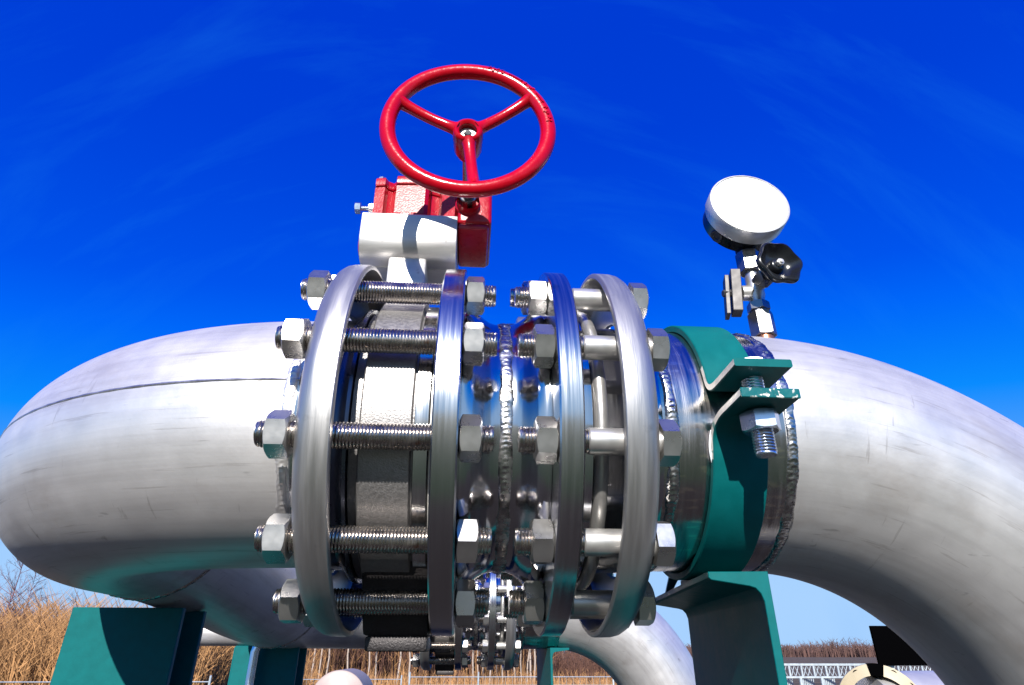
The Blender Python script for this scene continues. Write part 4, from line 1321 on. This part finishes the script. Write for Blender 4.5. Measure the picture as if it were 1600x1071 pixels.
blades('far_wood', 'far off bare brown wood along the horizon on the right', M['wood_far'],
       [(6000, X(1000, 240), X(1700, 240), 225, 270, 2.4, 4.4, 0.16, 0.10), (160, X(1268, 240), X(1290, 240), 225, 250, 3.5, 5.6, 0.12, 0.05), (160, X(1312, 240), X(1330, 240), 225, 250, 3.5, 6.6, 0.12, 0.05), (120, X(1350, 240), X(1362, 240), 225, 250, 3.5, 5.8, 0.12, 0.05),
        (3500, X(-200, 240), X(1000, 240), 225, 270, 2.2, 4.5, 0.2, 0.10)], cat='wood')

def branchy(seed, height, r0, spread, nb, mt_trunk, mt_br, name, label, cat, loc, group=None, droop=0.0, depth=3):
    rd = random.Random(seed)
    t = bpy.data.objects.new(name, None); C.objects.link(t); t.location = loc
    tag(t, label, cat, group)
    bm = new()
    pts, rr = [], []
    x = y = 0.0
    n = 9
    for k in range(n + 1):
        f = k / n
        pts.append((x, y, height * f)); rr.append(max(0.004, r0 * (1 - f) ** 0.8))
        x += rd.gauss(0, 0.05) * height / n * 1.6; y += rd.gauss(0, 0.05) * height / n * 1.6
    tube(bm, pts, rr, 7, caps=False)
    finish('trunk', bm, mt_trunk, t, smooth=60)
    V, F = [], []
    def twig(p, d, ln, r, lev):
        q = p + d * ln
        s_ = d.cross(Vector((rd.gauss(0, 1), rd.gauss(0, 1), rd.gauss(0, 1)))).normalized() * r
        s2 = d.cross(s_).normalized() * r
        b = len(V)
        V.extend([p + s_, p - s_ * 0.5 + s2, p - s_ * 0.5 - s2, q + s_ * 0.4, q - s_ * 0.2 + s2 * 0.4, q - s_ * 0.2 - s2 * 0.4])
        F.extend([(b, b + 1, b + 4, b + 3), (b + 1, b + 2, b + 5, b + 4), (b + 2, b, b + 3, b + 5)])
        if lev < depth:
            for _ in range(rd.choice((3, 4))):
                f = rd.uniform(0.25, 1.0)
                nd = (d + Vector((rd.gauss(0, .55), rd.gauss(0, .55), rd.gauss(0.1 - droop, .4)))).normalized()
                twig(p + d * ln * f, nd, ln * rd.uniform(0.4, 0.7), r * 0.55, lev + 1)
    for k in range(nb):
        f = rd.uniform(0.22, 0.98)
        i = min(n - 1, int(f * n))
        p = Vector(pts[i]).lerp(Vector(pts[i + 1]), f * n - i)
        a = rd.uniform(0, 2 * PI)
        d = Vector((math.cos(a), math.sin(a), rd.uniform(0.5, 1.3))).normalized()
        twig(p, d, spread * (1.15 - f) * rd.uniform(0.6, 1.1), r0 * 0.28 * (1.1 - f) + 0.003, 1)
    me = bpy.data.meshes.new('branches'); me.from_pydata([tuple(v) for v in V], [], F); me.materials.append(mt_br)
    o = bpy.data.objects.new('branches', me); C.objects.link(o); o.parent = t
    return t

BL = 'slender bare birch with pale trunk standing in the brown undergrowth'
protos = [branchy(31 + k, 8.5 + 0.8 * k, 0.036, 1.3, 40, M['birch'], M['twig'], 'birch_tree', BL, 'tree', (X(470 + 20 * k, 27), 27, 0), 'birches below the near flanges') for k in range(3)]
rd = random.Random(9)
spots = [458, 478, 489, 501, 512, 548, 577, 590, 622, 640, 741, 748, 756, 765, 776, 786, 795, 806, 815, 823, 829, 834, 862, 872, 880, 902, 908]
for i, px in enumerate(spots):
    Y = 25 + rd.random() * 5
    p = protos[i % 3]
    o = p if i < 3 else copy_tree(p)
    if px > 850:
        Y = 60; o.scale = (0.62, 0.62, 0.62); 
    else:
        k_ = rd.uniform(0.85, 1.15); o.scale = (k_, k_, k_)
    o.location = (X(px, Y), Y, 0)
    o.rotation_euler = (rd.gauss(0, 0.03), rd.gauss(0, 0.03), rd.uniform(0, 6))
    if px > 850:
        o['label'] = 'small thin birch seen between the narrow teal channel and the white far elbow'; o['group'] = 'thin birches beside the channel'
for i, (px, Y) in enumerate(((310, 20), (322, 22), (336, 21), (350, 20), (362, 22))):
    o = copy_tree(protos[i % 3]); k_ = 0.62; o.scale = (k_, k_, k_ * 1.1)
    o.location = (X(px, Y), Y, 0); o.rotation_euler = (0, rd.gauss(0.06, 0.04), rd.uniform(0, 6))
    o['label'] = 'thin pale sapling among golden reeds between the two teal posts'; o['group'] = 'saplings between the posts'

for k, (px, Y, h, lb) in enumerate(((-28, 13.0, 3.1, 'tall purplish bare shrub at the left edge above the golden reeds'), (22, 13.6, 2.55, 'lower purplish bare shrub beside the tall shrub, left of the teal post'), (95, 15.0, 2.35, 'small bare shrub touching the edge of the near teal post'))):
    branchy(71 + k, h * 1.08, 0.024, 1.05, 60 if k < 2 else 34, M['purple_twig'], M['purple_twig'], 'bare_shrub', lb, 'shrub', (X(px, Y), Y, 0))

def conifer(px, Y, h, lb, seed):
    rd = random.Random(seed)
    t = bpy.data.objects.new('conifer_tree', None); C.objects.link(t); t.location = (X(px, Y), Y, 0)
    tag(t, lb, 'tree')
    bm = new(); tube(bm, [(0, 0, 0), (0, 0, h * 0.95)], [0.14, 0.02], 8); finish('trunk', bm, M['twig'], t)
    V, F = [], []
    for _ in range(1500):
        f = rd.random() ** 0.8; z_ = h * (0.08 + 0.92 * f); r = (1 - f) * h * 0.26 * rd.uniform(0.5, 1.05) + 0.05
        a = rd.uniform(0, 2 * PI); c_ = Vector((math.cos(a) * r, math.sin(a) * r, z_ - r * 0.3)); b = len(V)
        for _k in range(3): V.append(c_ + Vector((rd.gauss(0, .14), rd.gauss(0, .14), rd.gauss(0, .12))))
        F.append((b, b + 1, b + 2))
    me = bpy.data.meshes.new('crown'); me.from_pydata([tuple(v) for v in V], [], F); me.materials.append(M['conifer'])
    o = bpy.data.objects.new('crown', me); C.objects.link(o); o.parent = t
conifer(928, 70, 3.2, 'dark little conifer seen under the white far elbow', 3)
conifer(965, 78, 3.0, 'lighter round topped conifer right of the dark one, under the far elbow', 4)

# low blue hills on the horizon
bm = new()
rd = random.Random(2)
n_ = 160
A_, B_, D_ = [], [], []
for k in range(n_ + 1):
    a = R(-75 + 150 * k / n_)
    r = 2600
    hh = 14 + 10 * math.sin(k * 0.21) + 5 * math.sin(k * 0.53 + 1) + rd.uniform(-1, 1)
    A_.append(bm.verts.new((r * math.sin(a), r * math.cos(a), -2)))
    B_.append(bm.verts.new(((r + 300) * math.sin(a), (r + 300) * math.cos(a), max(3, hh))))
    D_.append(bm.verts.new(((r + 700) * math.sin(a), (r + 700) * math.cos(a), -2)))
for k in range(n_):
    quad(bm, (A_[k], A_[k + 1], B_[k + 1], B_[k])); quad(bm, (B_[k], B_[k + 1], D_[k + 1], D_[k]))
hill = finish('hills', bm, M['hill'])
tag(hill, None, None, kind='structure')

# lighter twigs mixed into the undergrowth
blades('pale_undergrowth', 'paler tan stems mixed through the reddish brown undergrowth', M['reed'],
       [(380, X(380, 31), X(860, 31), 28, 33, 0.8, 3.6, 0.010, 0.20)], cat='undergrowth')
